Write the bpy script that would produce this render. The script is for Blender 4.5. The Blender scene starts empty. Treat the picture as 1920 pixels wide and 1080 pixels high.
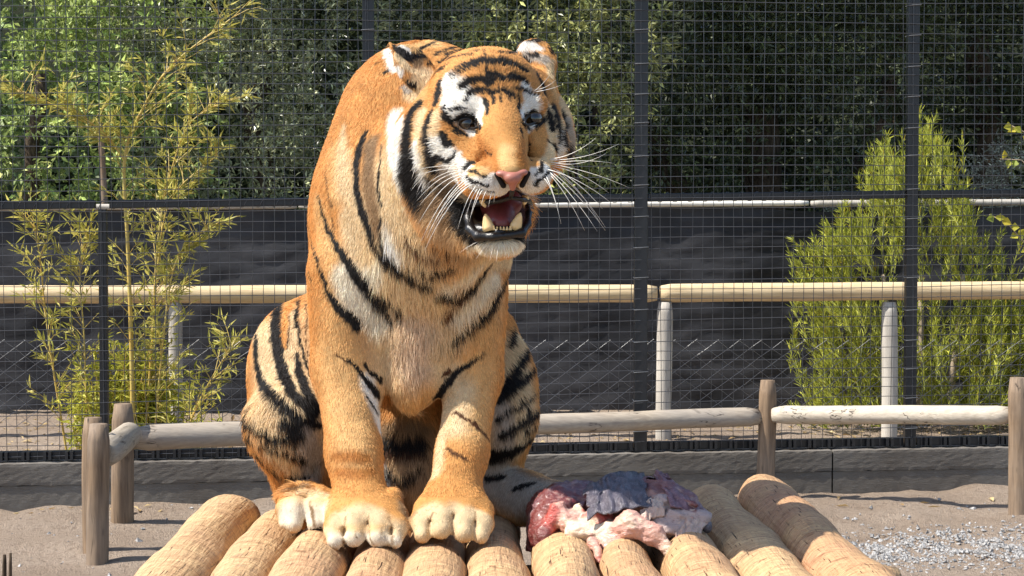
import bpy, bmesh, math, random
import numpy as np
from mathutils import Vector, Matrix
from mathutils.bvhtree import BVHTree

# ------------------------------------------------------------------ camera, sky, sun, exposure
scene = bpy.context.scene
COL = scene.collection
HC, FPX, PITCH = 1.33, 3200.0, math.atan(120 / 3200.0)
cam_data = bpy.data.cameras.new('camera')
cam_data.lens, cam_data.sensor_width = FPX / 1920 * 36, 36
cam_data.clip_end = 500
camera = bpy.data.objects.new('camera', cam_data)
COL.objects.link(camera)
camera.location = (0, 0, HC)
camera.rotation_euler = (math.pi / 2 - PITCH, 0, 0)
scene.camera = camera

TO_SUN = Vector((-0.76, -0.17, 1.0)).normalized()
world = bpy.data.worlds.new('World'); scene.world = world; world.use_nodes = True
wn = world.node_tree
sky = wn.nodes.new('ShaderNodeTexSky'); sky.sky_type = 'NISHITA'; sky.sun_disc = False
sky.sun_elevation = math.asin(TO_SUN.z)
sky.sun_rotation = math.atan2(TO_SUN.x, TO_SUN.y)
bg = wn.nodes['Background']; bg.inputs[1].default_value = 0.14
wn.links.new(sky.outputs[0], bg.inputs[0])
sun_data = bpy.data.lights.new('sun', 'SUN')
sun_data.energy, sun_data.angle, sun_data.color = 5.0, math.radians(0.5), (1.0, 0.95, 0.87)
sun = bpy.data.objects.new('sun', sun_data); COL.objects.link(sun)
sun.rotation_euler = TO_SUN.to_track_quat('Z', 'Y').to_euler()
scene.view_settings.view_transform = 'Standard'
scene.view_settings.look = 'None'
scene.view_settings.exposure = 0.78
scene.view_settings.gamma = 1.0
scene.render.engine = 'CYCLES'
scene.cycles.use_denoising = True
scene.cycles.max_bounces = 6
scene.cycles.transparent_max_bounces = 8

rng = np.random.default_rng(7)
random.seed(7)

# ------------------------------------------------------------------ helpers
def PX(px, py, Y):
    """the world point that stands at distance Y, seen in photograph direction (px, py)"""
    cx, cy = (px - 960) / FPX, (540 - py) / FPX
    c, s = math.cos(PITCH), math.sin(PITCH)
    d = Vector((cx, c + cy * s, -s + cy * c))
    t = Y / d.y
    return Vector((d.x * t, Y, HC + d.z * t))

def mpx(n, Y): return n * Y / FPX            # n photograph pixels at distance Y, in metres

def tag(o, label=None, cat=None, group=None, kind=None):
    if label: o['label'] = label
    if cat: o['category'] = cat
    if group: o['group'] = group
    if kind: o['kind'] = kind
    return o

def link(o, parent=None):
    COL.objects.link(o)
    if parent is not None:
        o.parent = parent
        o.matrix_parent_inverse = parent.matrix_basis.inverted()
    return o

def empty(name, loc):
    o = bpy.data.objects.new(name, None); o.location = loc; o.empty_display_size = 0.1
    COL.objects.link(o); return o

def mesh_obj(name, verts, faces, mat, parent=None, smooth=True):
    me = bpy.data.meshes.new(name)
    me.from_pydata([tuple(v) for v in verts] if not isinstance(verts, np.ndarray) else verts.tolist(), [], faces if isinstance(faces, list) else faces.tolist())
    if smooth: me.polygons.foreach_set('use_smooth', [True] * len(me.polygons))
    if mat is not None: me.materials.append(mat)
    me.update()
    return link(bpy.data.objects.new(name, me), parent)

class MB:
    """collects tubes and boxes into one mesh"""
    def __init__(self): self.v, self.f = [], []
    def add(self, v, f):
        b = len(self.v); self.v += [tuple(q) for q in v]; self.f += [tuple(b + i for i in q) for q in f]
    def tube(self, pts, rad, n=6, cap=True):
        pts = [Vector(p) for p in pts]
        if not hasattr(rad, '__len__'): rad = [rad] * len(pts)
        v, f = [], []
        t0 = (pts[1] - pts[0]).normalized()
        up = Vector((0, 0, 1)) if abs(t0.z) < .9 else Vector((1, 0, 0))
        a = t0.cross(up).normalized()
        for i, p in enumerate(pts):
            t = (pts[min(i + 1, len(pts) - 1)] - pts[max(i - 1, 0)]).normalized()
            a = (a - t * a.dot(t)).normalized(); b = t.cross(a)
            for k in range(n):
                an = 2 * math.pi * k / n
                v.append(p + (a * math.cos(an) + b * math.sin(an)) * rad[i])
        for i in range(len(pts) - 1):
            for k in range(n):
                f.append((i * n + k, i * n + (k + 1) % n, (i + 1) * n + (k + 1) % n, (i + 1) * n + k))
        if cap:
            f.append(tuple(range(n - 1, -1, -1))); f.append(tuple((len(pts) - 1) * n + k for k in range(n)))
        self.add(v, f)
    def box(self, lo, hi):
        x0, y0, z0 = lo; x1, y1, z1 = hi
        self.add([(x0, y0, z0), (x1, y0, z0), (x1, y1, z0), (x0, y1, z0), (x0, y0, z1), (x1, y0, z1), (x1, y1, z1), (x0, y1, z1)],
                 [(3, 2, 1, 0), (4, 5, 6, 7), (0, 1, 5, 4), (1, 2, 6, 5), (2, 3, 7, 6), (3, 0, 4, 7)])
    def build(self, name, mat, parent=None, smooth=True):
        return mesh_obj(name, self.v, self.f, mat, parent, smooth)

# ---- node material shorthand
class Mat:
    def __init__(self, name, rough=0.8, spec=0.3):
        self.m = bpy.data.materials.new(name); self.m.use_nodes = True
        self.t = self.m.node_tree; self.b = self.t.nodes['Principled BSDF']
        self.b.inputs['Roughness'].default_value = rough
        self.b.inputs['Specular IOR Level'].default_value = spec
        self.co = None
    def n(self, kind, **kw):
        nd = self.t.nodes.new('ShaderNode' + kind)
        for k, v in kw.items():
            if k in nd.inputs: nd.inputs[k].default_value = v
            else: setattr(nd, k, v)
        return nd
    def l(self, a, b): self.t.links.new(a, b)
    def coord(self, scale=(1, 1, 1), obj=True):
        tc = self.n('TexCoord'); mp = self.n('Mapping'); mp.inputs['Scale'].default_value = scale
        self.l(tc.outputs['Object' if obj else 'Generated'], mp.inputs[0]); return mp.outputs[0]
    def noise(self, vec, scale, detail=4, rough=.55, dist=0):
        nd = self.n('TexNoise', Scale=scale, Detail=detail, Roughness=rough, Distortion=dist); self.l(vec, nd.inputs['Vector']); return nd.outputs['Fac']
    def ramp(self, fac, stops, interp='LINEAR'):
        r = self.n('ValToRGB'); r.color_ramp.interpolation = interp
        e = r.color_ramp.elements
        while len(e) < len(stops): e.new(0.5)
        for q, (p, c) in zip(e, stops):
            q.position = p; q.color = (*c, 1) if len(c) == 3 else c
        self.l(fac, r.inputs[0]); return r.outputs[0]
    def mix(self, fac, a, b, mode='MIX'):
        nd = self.n('Mix', data_type='RGBA', blend_type=mode)
        for s, v in ((nd.inputs[0], fac), (nd.inputs[6], a), (nd.inputs[7], b)):
            if isinstance(v, (int, float)): s.default_value = v
            elif isinstance(v, tuple): s.default_value = (*v, 1)
            else: self.l(v, s)
        return nd.outputs[2]
    def color(self, sock):
        if isinstance(sock, tuple): self.b.inputs['Base Color'].default_value = (*sock, 1)
        else: self.l(sock, self.b.inputs['Base Color'])
        return self
    def bump(self, h, strength=.5, dist=.01):
        bp = self.n('Bump', Strength=strength, Distance=dist); self.l(h, bp.inputs['Height']); self.l(bp.outputs[0], self.b.inputs['Normal']); return self

# ---- signed-distance modelling: smooth unions of ellipsoids and tapered limbs, skinned into one continuous mesh
class Field:
    def __init__(s, lo, hi, h):
        s.lo, s.h = np.array(lo, np.float32), h
        s.n = np.ceil((np.array(hi) - np.array(lo)) / h).astype(int) + 1
        s.ax = [s.lo[i] + h * np.arange(s.n[i], dtype=np.float32) for i in range(3)]
        s.F = np.full(s.n, 0.08, np.float32)
    def _apply(s, lo, hi, fn, k, sub):
        m = k + 0.03
        i0 = np.maximum(np.floor((np.array(lo) - m - s.lo) / s.h).astype(int), 0)
        i1 = np.minimum(np.ceil((np.array(hi) + m - s.lo) / s.h).astype(int) + 1, s.n)
        if (i1 <= i0).any(): return
        sl = tuple(slice(a, b) for a, b in zip(i0, i1))
        X, Y, Z = (s.ax[0][sl[0]][:, None, None], s.ax[1][sl[1]][None, :, None], s.ax[2][sl[2]][None, None, :])
        d = fn(X, Y, Z).astype(np.float32); a = s.F[sl]
        if sub:
            b = -d; hh = np.clip(.5 - .5 * (b - a) / k, 0, 1)
            s.F[sl] = b * (1 - hh) + a * hh + k * hh * (1 - hh)
        else:
            hh = np.clip(.5 + .5 * (d - a) / k, 0, 1)
            s.F[sl] = d * (1 - hh) + a * hh - k * hh * (1 - hh)
    def cone(s, a, b, r1, r2, k=.03, sub=False):
        a, b = np.array(a, float), np.array(b, float); ba = b - a; L = ba @ ba + 1e-12; r = max(r1, r2)
        def fn(X, Y, Z):
            x, y, z = X - a[0], Y - a[1], Z - a[2]
            t = np.clip((x * ba[0] + y * ba[1] + z * ba[2]) / L, 0, 1)
            return np.sqrt((x - t * ba[0]) ** 2 + (y - t * ba[1]) ** 2 + (z - t * ba[2]) ** 2) - (r1 + (r2 - r1) * t)
        s._apply(np.minimum(a, b) - r, np.maximum(a, b) + r, fn, k, sub)
    def ell(s, c, rad, R=None, k=.03, sub=False):
        c = np.array(c, float); rad = np.array(rad, float); R = np.eye(3) if R is None else np.array(R, float)   # rows of R: the ellipsoid's axes
        ext = np.sqrt(((R * rad[:, None]) ** 2).sum(0))
        def fn(X, Y, Z):
            x, y, z = X - c[0], Y - c[1], Z - c[2]
            q = [(R[i, 0] * x + R[i, 1] * y + R[i, 2] * z) for i in range(3)]
            k0 = np.sqrt(sum((q[i] / rad[i]) ** 2 for i in range(3))) + 1e-9
            k1 = np.sqrt(sum((q[i] / rad[i] ** 2) ** 2 for i in range(3))) + 1e-9
            return k0 * (k0 - 1) / k1
        s._apply(c - ext, c + ext, fn, k, sub)
    def skin(s, smooth=1):
        F = s.F; S = F < 0
        c = np.zeros(tuple(s.n - 1), np.uint8)
        for i in (0, 1):
            for j in (0, 1):
                for k in (0, 1):
                    c += S[i:s.n[0] - 1 + i, j:s.n[1] - 1 + j, k:s.n[2] - 1 + k]
        idx = np.argwhere((c > 0) & (c < 8))
        num = np.full(tuple(s.n - 1), -1, np.int64); num[tuple(idx.T)] = np.arange(len(idx))
        acc = np.zeros((len(idx), 3)); cnt = np.zeros(len(idx))
        cor = [(i, j, k) for i in (0, 1) for j in (0, 1) for k in (0, 1)]
        for p in cor:
            for ax in range(3):
                if p[ax]: continue
                q = list(p); q[ax] = 1
                fa = F[tuple((idx + p).T)]; fb = F[tuple((idx + q).T)]
                m = (fa < 0) != (fb < 0); t = np.where(m, fa / np.where(m, fa - fb, 1), 0)
                pos = np.tile(np.array(p, float), (len(idx), 1)); pos[:, ax] += t
                acc[m] += pos[m]; cnt[m] += 1
        V = s.lo + s.h * (idx + acc / cnt[:, None])
        faces = []
        for ax in range(3):
            u, w = [(1, 2), (2, 0), (0, 1)][ax]
            sl0 = [slice(1, -1)] * 3; sl1 = [slice(1, -1)] * 3
            sl0[ax] = slice(0, s.n[ax] - 1); sl1[ax] = slice(1, s.n[ax])
            A, B = S[tuple(sl0)], S[tuple(sl1)]
            for flip, msk in ((False, A & ~B), (True, ~A & B)):
                e = np.argwhere(msk); e[:, u] += 1; e[:, w] += 1
                o = np.eye(3, dtype=int); q = [e - o[u] - o[w], e - o[w], e, e - o[u]]
                Q = np.stack([num[tuple(x.T)] for x in q], 1)
                faces.append(Q[:, ::-1] if flip else Q)
        Fq = np.concatenate(faces); Fq = Fq[(Fq >= 0).all(1)]
        for _ in range(smooth):
            e = np.concatenate([Fq[:, [0, 1]], Fq[:, [1, 2]], Fq[:, [2, 3]], Fq[:, [3, 0]]])
            sm = np.zeros_like(V); n = np.zeros(len(V))
            np.add.at(sm, e[:, 0], V[e[:, 1]]); np.add.at(n, e[:, 0], 1)
            V = V * .5 + .5 * sm / np.maximum(n, 1)[:, None]
        return V, Fq

def axes(fwd, up):
    """rows right, forward, up"""
    f = Vector(fwd).normalized(); r = f.cross(Vector(up)).normalized(); u = r.cross(f)
    return np.array([r, f, u])

def hash_noise(p, scale, seed=0):
    """smooth value noise, vectorised"""
    q = p * scale; i = np.floor(q).astype(np.int64); f = q - i; f = f * f * (3 - 2 * f); r = 0
    for dx in (0, 1):
        for dy in (0, 1):
            for dz in (0, 1):
                h = (i[:, 0] + dx) * 374761393 + (i[:, 1] + dy) * 668265263 + (i[:, 2] + dz) * 2147483647 + seed * 974711
                h = (h ^ (h >> 13)) * 1274126177; h = ((h ^ (h >> 16)) & 0xffff) / 65535.0
                r = r + h * np.where(dx, f[:, 0], 1 - f[:, 0]) * np.where(dy, f[:, 1], 1 - f[:, 1]) * np.where(dz, f[:, 2], 1 - f[:, 2])
    return r

# ------------------------------------------------------------------ materials of the place
DECK_Z = HC - 0.725                       # crest of the log platform
def obj_random(m):
    oi = m.n('ObjectInfo'); return oi.outputs['Random']
def wood_mat(name, dark, light, grey=0.0, crack=.5, axis='x', rough=.75):
    m = Mat(name, rough, .25)
    tc = m.n('TexCoord'); oi = m.n('ObjectInfo')
    sc = {'x': (1, 14, 14), 'y': (14, 1, 14), 'z': (14, 14, 1)}[axis]
    add = m.n('VectorMath', operation='ADD'); m.l(tc.outputs['Object'], add.inputs[0])
    cmb = m.n('VectorMath', operation='SCALE'); cmb.inputs[0].default_value = (17, 31, 23); m.l(oi.outputs['Random'], cmb.inputs['Scale']); m.l(cmb.outputs[0], add.inputs[1])
    mp = m.n('Mapping'); mp.inputs['Scale'].default_value = sc; m.l(add.outputs[0], mp.inputs[0])
    g = m.noise(mp.outputs[0], 5, 6, .6, .4); big = m.noise(add.outputs[0], 3.5, 3)
    base = m.mix(m.ramp(g, [(.3, (0, 0, 0)), (.7, (1, 1, 1))]), dark, light)
    base = m.mix(m.ramp(big, [(.4, (0, 0, 0)), (.65, (grey,) * 3)]), base, (.27, .24, .21))
    fine = m.noise(mp.outputs[0], 1.6, 3, .5, .3)
    cr = m.ramp(fine, [(.485, (0, 0, 0)), (.499, (1, 1, 1)), (.501, (1, 1, 1)), (.515, (0, 0, 0))])
    msk = m.ramp(m.noise(add.outputs[0], 6, 2), [(.52, (0, 0, 0)), (.6, (crack,) * 3)])
    ck = m.mix(1.0, cr, msk, 'MULTIPLY')
    m.color(m.mix(ck, base, (.035, .025, .018)))
    h = m.n('Math', operation='SUBTRACT'); m.l(g, h.inputs[0]); m.l(ck, h.inputs[1])
    m.bump(h.outputs[0], .5, .004)
    return m
M_LOG = Mat('debarked_log', .6, .3)
def _log():
    m = M_LOG; tc = m.n('TexCoord'); oi = m.n('ObjectInfo')
    off = m.n('VectorMath', operation='SCALE'); off.inputs[0].default_value = (13, 7, 29); m.l(oi.outputs['Random'], off.inputs['Scale'])
    add = m.n('VectorMath', operation='ADD'); m.l(tc.outputs['Object'], add.inputs[0]); m.l(off.outputs[0], add.inputs[1])
    P = add.outputs[0]
    def mp(s):
        q = m.n('Mapping'); q.inputs['Scale'].default_value = s; m.l(P, q.inputs[0]); return q.outputs[0]
    tool = m.noise(mp((4, 26, 4)), 1.3, 5, .6, 1.2)            # tool marks across the log
    patch = m.noise(P, 5.5, 4, .6)
    grain = m.noise(mp((60, 5, 60)), 1.5, 4, .6, .3)
    base = m.mix(m.ramp(patch, [(.36, (0, 0, 0)), (.66, (1, 1, 1))]), (.60, .40, .20), (.50, .275, .155))
    base = m.mix(m.ramp(oi.outputs['Random'], [(0, (0, 0, 0)), (1, (.8,) * 3)]), base, (.64, .46, .24))
    base = m.mix(m.ramp(tool, [(.35, (0, 0, 0)), (.5, (.38,) * 3), (.62, (0, 0, 0))]), base, (.25, .125, .06))
    base = m.mix(m.ramp(grain, [(.3, (.3,) * 3), (.6, (0, 0, 0))]), base, (.30, .16, .08))
    wob = m.n('TexNoise', Scale=9.0, Detail=2.0); m.l(P, wob.inputs['Vector'])
    wsc = m.n('VectorMath', operation='SCALE'); m.l(wob.outputs['Color'], wsc.inputs[0]); wsc.inputs['Scale'].default_value = .012
    wp = m.n('VectorMath', operation='ADD'); m.l(P, wp.inputs[0]); m.l(wsc.outputs[0], wp.inputs[1])
    tl = m.ramp(m.noise(mp((3, 17, 3)), 1.1, 3, .55, 2.0), [(.45, (0, 0, 0)), (.475, (.95,) * 3), (.488, (0, 0, 0)), (.54, (0, 0, 0)), (.555, (.8,) * 3), (.575, (0, 0, 0))])
    base = m.mix(tl, base, (.20, .095, .045))
    base = m.mix(m.ramp(m.noise(P, 13, 5, .7), [(.60, (0, 0, 0)), (.72, (.55,) * 3)]), base, (.22, .15, .10))
    ck = None                                                  # drying checks: short dark slits along the grain
    for sc_, th in (((80, 1.6, 80), .15), ((120, 5.0, 120), .15)):
        q = m.n('Mapping'); q.inputs['Scale'].default_value = sc_; m.l(wp.outputs[0], q.inputs[0])
        v = m.n('TexVoronoi', Scale=1.0); m.l(q.outputs[0], v.inputs['Vector'])
        r_ = m.ramp(v.outputs['Distance'], [(0, (1, 1, 1)), (th * .7, (1, 1, 1)), (th, (0, 0, 0))])
        ck = r_ if ck is None else m.mix(1.0, ck, r_, 'LIGHTEN')
    ck = m.mix(1.0, ck, m.ramp(m.noise(P, 7, 3, .6), [(.42, (.12,) * 3), (.58, (1, 1, 1))]), 'MULTIPLY')
    m.color(m.mix(ck, base, (.05, .025, .014)))
    s1 = m.n('Math', operation='MULTIPLY_ADD'); m.l(ck, s1.inputs[0]); s1.inputs[1].default_value = -1.6; m.l(tool, s1.inputs[2])
    s2 = m.n('Math', operation='ADD'); m.l(s1.outputs[0], s2.inputs[0]); m.l(grain, s2.inputs[1])
    m.bump(s2.outputs[0], .8, .009)
_log()
M_POST = wood_mat('weathered_post', (.10, .066, .042), (.27, .185, .115), .25, 1.0, 'z')
M_RAIL = wood_mat('weathered_rail', (.26, .21, .16), (.44, .37, .28), .6, .9, 'x')
M_SIDERAIL = wood_mat('weathered_side_rail', (.24, .20, .15), (.40, .34, .26), .6, .8, 'y')
M_PALERAIL = wood_mat('pale_rail', (.50, .36, .19), (.66, .52, .32), .1, .3, 'x')
M_BLEACHED = wood_mat('bleached_rail', (.40, .34, .26), (.58, .51, .41), .3, .9, 'x')
M_GREYPOST = wood_mat('grey_post', (.36, .33, .28), (.50, .46, .40), .5, .4, 'z')
M_CLOTH = Mat('shade_cloth', .6, .3)
c1 = M_CLOTH.noise(M_CLOTH.coord((1, 1, 2.2)), 7, 7, .68, .8); c2 = M_CLOTH.noise(M_CLOTH.coord(), 2, 3)
M_CLOTH.color(M_CLOTH.mix(M_CLOTH.ramp(c2, [(.35, (0, 0, 0)), (.7, (1, 1, 1))]), (.012, .012, .014), (.046, .045, .048))).bump(c1, .5, .007)
M_IRON = Mat('black_painted_steel', .38, .5); M_IRON.color((.010, .011, .014)).bump(M_IRON.noise(M_IRON.coord(), 90, 3), .25, .002)
M_WIRE = Mat('dark_wire', .34, .5); M_WIRE.color((.08, .08, .085)); M_WIRE.b.inputs['Metallic'].default_value = .35
M_GALV = Mat('galvanised_wire', .35, .5); M_GALV.color((.26, .26, .26)); M_GALV.b.inputs['Metallic'].default_value = .5
M_CONC = Mat('concrete', .9, .2)
k = M_CONC.coord((1, 1, 2.5)); k1 = M_CONC.noise(k, 9, 8, .7); k2 = M_CONC.noise(M_CONC.coord(), 2.2, 4); k3 = M_CONC.noise(M_CONC.coord((1, 1, 5)), 24, 6, .75, .6)
cc = M_CONC.mix(M_CONC.ramp(k2, [(.35, (0, 0, 0)), (.7, (1, 1, 1))]), (.115, .10, .085), (.18, .165, .145))
cc = M_CONC.mix(M_CONC.ramp(k3, [(.56, (0, 0, 0)), (.75, (.7,) * 3)]), cc, (.27, .26, .24))
cc = M_CONC.mix(M_CONC.ramp(k3, [(.30, (.85,) * 3), (.40, (0, 0, 0))]), cc, (.06, .05, .04))
M_CONC.color(cc).bump(k3, .7, .010)
M_SAND = Mat('sandy_soil', .95, .1)
s0 = M_SAND.coord(); g1 = M_SAND.noise(s0, 1.3, 6, .6); g2 = M_SAND.noise(s0, 38, 6, .7); g3 = M_SAND.noise(s0, 150, 3, .6)
sc_ = M_SAND.mix(M_SAND.ramp(g1, [(.35, (0, 0, 0)), (.68, (1, 1, 1))]), (.33, .25, .185), (.44, .35, .272))
sc_ = M_SAND.mix(M_SAND.ramp(g2, [(.33, (.6,) * 3), (.5, (0, 0, 0))]), sc_, (.15, .105, .075))
sc_ = M_SAND.mix(M_SAND.ramp(g3, [(.64, (0, 0, 0)), (.72, (.6,) * 3)]), sc_, (.50, .44, .37))
sep = M_SAND.n('SeparateXYZ'); M_SAND.l(s0, sep.inputs[0])
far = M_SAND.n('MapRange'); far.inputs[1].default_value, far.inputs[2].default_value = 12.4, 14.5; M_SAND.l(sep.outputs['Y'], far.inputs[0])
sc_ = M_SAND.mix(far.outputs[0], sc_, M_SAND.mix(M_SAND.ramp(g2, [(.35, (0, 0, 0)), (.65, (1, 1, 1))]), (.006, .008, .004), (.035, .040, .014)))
M_SAND.color(sc_)
hh = M_SAND.n('Math', operation='ADD'); M_SAND.l(g2, hh.inputs[0]); M_SAND.l(g3, hh.inputs[1]); M_SAND.bump(hh.outputs[0], 1.0, .024)
M_STONE = Mat('crushed_stone', .85, .2); M_STONE.color(M_STONE.ramp(M_STONE.noise(M_STONE.coord(), 70, 2), [(.3, (.13, .125, .12)), (.5, (.26, .25, .24)), (.7, (.44, .43, .41))]))
M_BARK = Mat('bark', .9, .1); bk = M_BARK.noise(M_BARK.coord((9, 9, 1.2)), 4, 6, .65); M_BARK.color(M_BARK.ramp(bk, [(.35, (.035, .026, .018)), (.7, (.15, .11, .075))])).bump(bk, .9, .03)
def leaf_mat(name, rough=.42, spec=.4, trans=.3):
    m = Mat(name, rough, spec); a = m.n('Attribute', attribute_name='Col'); m.color(a.outputs['Color'])
    tr = m.n('BsdfTranslucent'); mx = m.n('MixShader'); mx.inputs[0].default_value = trans
    m.l(a.outputs['Color'], tr.inputs[0]); m.l(m.b.outputs[0], mx.inputs[1]); m.l(tr.outputs[0], mx.inputs[2])
    m.l(mx.outputs[0], m.t.nodes['Material Output'].inputs[0]); return m.m
M_LEAF = leaf_mat('glossy_leaf', .34, .5, .22)
M_SOFTLEAF = leaf_mat('soft_leaf', .5, .35, .35)
M_CULM = Mat('bamboo_culm', .4, .4); M_CULM.color(M_CULM.ramp(M_CULM.noise(M_CULM.coord((3, 3, 1)), 6, 3), [(.35, (.46, .30, .06)), (.65, (.50, .40, .12))]))
M_STEM = Mat('green_stem', .6, .3).color((.16, .17, .05))
M_TWIG = Mat('dry_twig', .8, .2).color((.34, .27, .19))

# ------------------------------------------------------------------ ground
def vnoise2(x, y, s, seed): 
    return hash_noise(np.stack([x, y, np.zeros_like(x)], 1), s, seed)
def build_ground():
    xs = np.unique(np.concatenate([np.linspace(-90, -6, 18), np.linspace(-6, 6, 181), np.linspace(6, 90, 18)]))
    ys = np.unique(np.concatenate([np.linspace(-30, 1, 12), np.linspace(1, 13, 181), np.linspace(13, 50, 40), np.linspace(50, 130, 10)]))
    X, Y = np.meshgrid(xs, ys, indexing='ij'); x, y = X.ravel(), Y.ravel()
    z = (vnoise2(x, y, 1.7, 1) - .5) * .03 + (vnoise2(x, y, 6, 2) - .5) * .035 + (vnoise2(x, y, 22, 3) - .5) * .016
    t = np.clip((y - 15) / 35, 0, 1); z += t * t * (3 - 2 * t) * 9
    t = np.clip((-x - 3) / 8, 0, 1) * np.clip((y - 12.6) / 4, 0, 1); z += t * 1.6
    nx, ny = len(xs), len(ys); i, j = np.meshgrid(np.arange(nx - 1), np.arange(ny - 1), indexing='ij'); a = (i * ny + j).ravel()
    o = mesh_obj('ground', np.stack([x, y, z], 1), np.stack([a, a + ny, a + ny + 1, a + 1], 1), M_SAND.m)
    tag(o, 'pale sandy soil of the enclosure floor', kind='structure')
def scatter_stones(name, label, cat, n, fx, size, mat):
    """many small angular stones, one mesh"""
    base = np.array([(1, 0, 0), (-1, 0, 0), (0, 1, 0), (0, -1, 0), (0, 0, 1), (0, 0, -1)], float)
    tri = np.array([(0, 2, 4), (2, 1, 4), (1, 3, 4), (3, 0, 4), (2, 0, 5), (1, 2, 5), (3, 1, 5), (0, 3, 5)])
    P = fx(n); s = size(n)
    V = base[None] * (rng.uniform(.5, 1.2, (n, 6, 3)) * s[:, None, None]) + rng.normal(0, .18, (n, 6, 3)) * s[:, None, None]
    an = rng.uniform(0, 6.28, n); c, q = np.cos(an), np.sin(an)
    V = np.stack([V[..., 0] * c[:, None] - V[..., 1] * q[:, None], V[..., 0] * q[:, None] + V[..., 1] * c[:, None], V[..., 2] * .8], 2) + P[:, None, :]
    F = (tri[None] + 6 * np.arange(n)[:, None, None]).reshape(-1, 3)
    o = mesh_obj(name, V.reshape(-1, 3), F, mat, smooth=False); tag(o, label, cat, kind='stuff'); return o
def gz(x, y): return (vnoise2(x, y, 1.7, 1) - .5) * .03 + (vnoise2(x, y, 6, 2) - .5) * .035 + (vnoise2(x, y, 22, 3) - .5) * .016
def gravel_pos(n):
    y = 6.95 + rng.normal(0, .19, n); x = rng.uniform(1.05, 2.9, n); y += .10 * (x - 1.9)
    return np.stack([x, y, gz(x, y) + rng.uniform(-.004, .003, n)], 1)
def pebble_pos(n):
    y = rng.uniform(5.2, 8.2, n); x = rng.uniform(-2.7, 2.7, n); return np.stack([x, y, gz(x, y) + .001], 1)

# ------------------------------------------------------------------ round timber
def timber(name, a, b, ra, rb, mat, parent, seed, n=18, rough=.05, rings=None, round_end=.25, bow=.0):
    """a pole from a to b: slightly crooked, uneven, with chamfered ends"""
    a, b = Vector(a), Vector(b); L = (b - a).length; t0 = (b - a).normalized()
    up = Vector((0, 0, 1)) if abs(t0.z) < .8 else Vector((0, 1, 0)); s = t0.cross(up).normalized(); q = s.cross(t0)
    m = rings or max(8, int(L / .06)); ra_, rb_ = ra, rb; rr = random.Random(seed); ph = [rr.uniform(0, 6.28) for _ in range(8)]
    V, F = [], []
    ts = [0.0] + list(np.linspace(0, 1, m)) + [1.0]
    for i, t in enumerate(ts):
        r = ra_ + (rb_ - ra_) * t; e = min(t, 1 - t) * L
        if e < r * round_end: r *= .80 + .20 * math.sqrt(max(0, e / (r * round_end)))
        if i in (0, len(ts) - 1): r *= .55
        c = a.lerp(b, t) + q * (bow * math.sin(math.pi * t)) + (s * math.sin(3.1 * t + ph[0]) + q * math.sin(2.3 * t + ph[1])) * (.10 * ra)
        for k_ in range(n):
            an = 2 * math.pi * k_ / n; w = 1 + rough * (.6 * math.sin(2 * an + ph[2] + 2 * t) + .45 * math.sin(3 * an + ph[3] + 7 * t * L) + .35 * math.sin(9 * t * L + ph[4] + an) + .25 * math.sin(23 * t * L + ph[5] + 2 * an))
            V.append(c + (s * math.cos(an) + q * math.sin(an)) * r * w)
    for i in range(len(ts) - 1):
        for k_ in range(n): F.append((i * n + k_, i * n + (k_ + 1) % n, (i + 1) * n + (k_ + 1) % n, (i + 1) * n + k_))
    F.append(tuple(range(n - 1, -1, -1))); F.append(tuple((len(ts) - 1) * n + k_ for k_ in range(n)))
    return mesh_obj(name, V, F, mat, parent)

def build_platform():
    p = empty('log_platform', (.08, 4.1, 0)); tag(p, 'low platform of peeled orange logs laid side by side under the tiger', 'platform')
    vx = -.017                                                # the logs point a touch to the left of straight ahead
    crest = [(322, 4.62, .080, 0), (450, 4.50, .070, -.014), (573, 4.50, .075, -.006), (694, 4.52, .069, -.012), (812, 4.50, .076, -.004), (934, 4.52, .071, -.008),
             (1064, 4.55, .078, 0), (1197, 4.58, .073, -.008), (1330, 4.60, .079, -.006), (1455, 4.74, .080, .0), (1592, 4.86, .086, .006)]
    for i, (px, yb, r, dz) in enumerate(crest):
        x0 = PX(px, 1050, 3.68).x; z = DECK_Z - r + dz
        a = Vector((x0 + (3.68 - 3.0) * -vx, 3.0, z)); b = Vector((x0 + (yb - 3.68) * vx, yb, z + (.02 if i > 8 else 0)))
        timber('log', a, b, r * 1.03, r * .97, M_LOG.m, p, 40 + i, n=30, rough=.085, rings=60, round_end=1.0)
    for y in (3.35, 4.30):
        timber('bearer', (-.80, y, DECK_Z - .21), (.98, y, DECK_Z - .21), .07, .07, M_LOG.m, p, 70 + int(y * 10), n=14)
        for x in (-.66, .86):
            timber('leg', (x, y, -.03), (x, y, DECK_Z - .26), .06, .06, M_POST.m, p, int(80 + y * 10 + x * 3), n=14)

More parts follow.
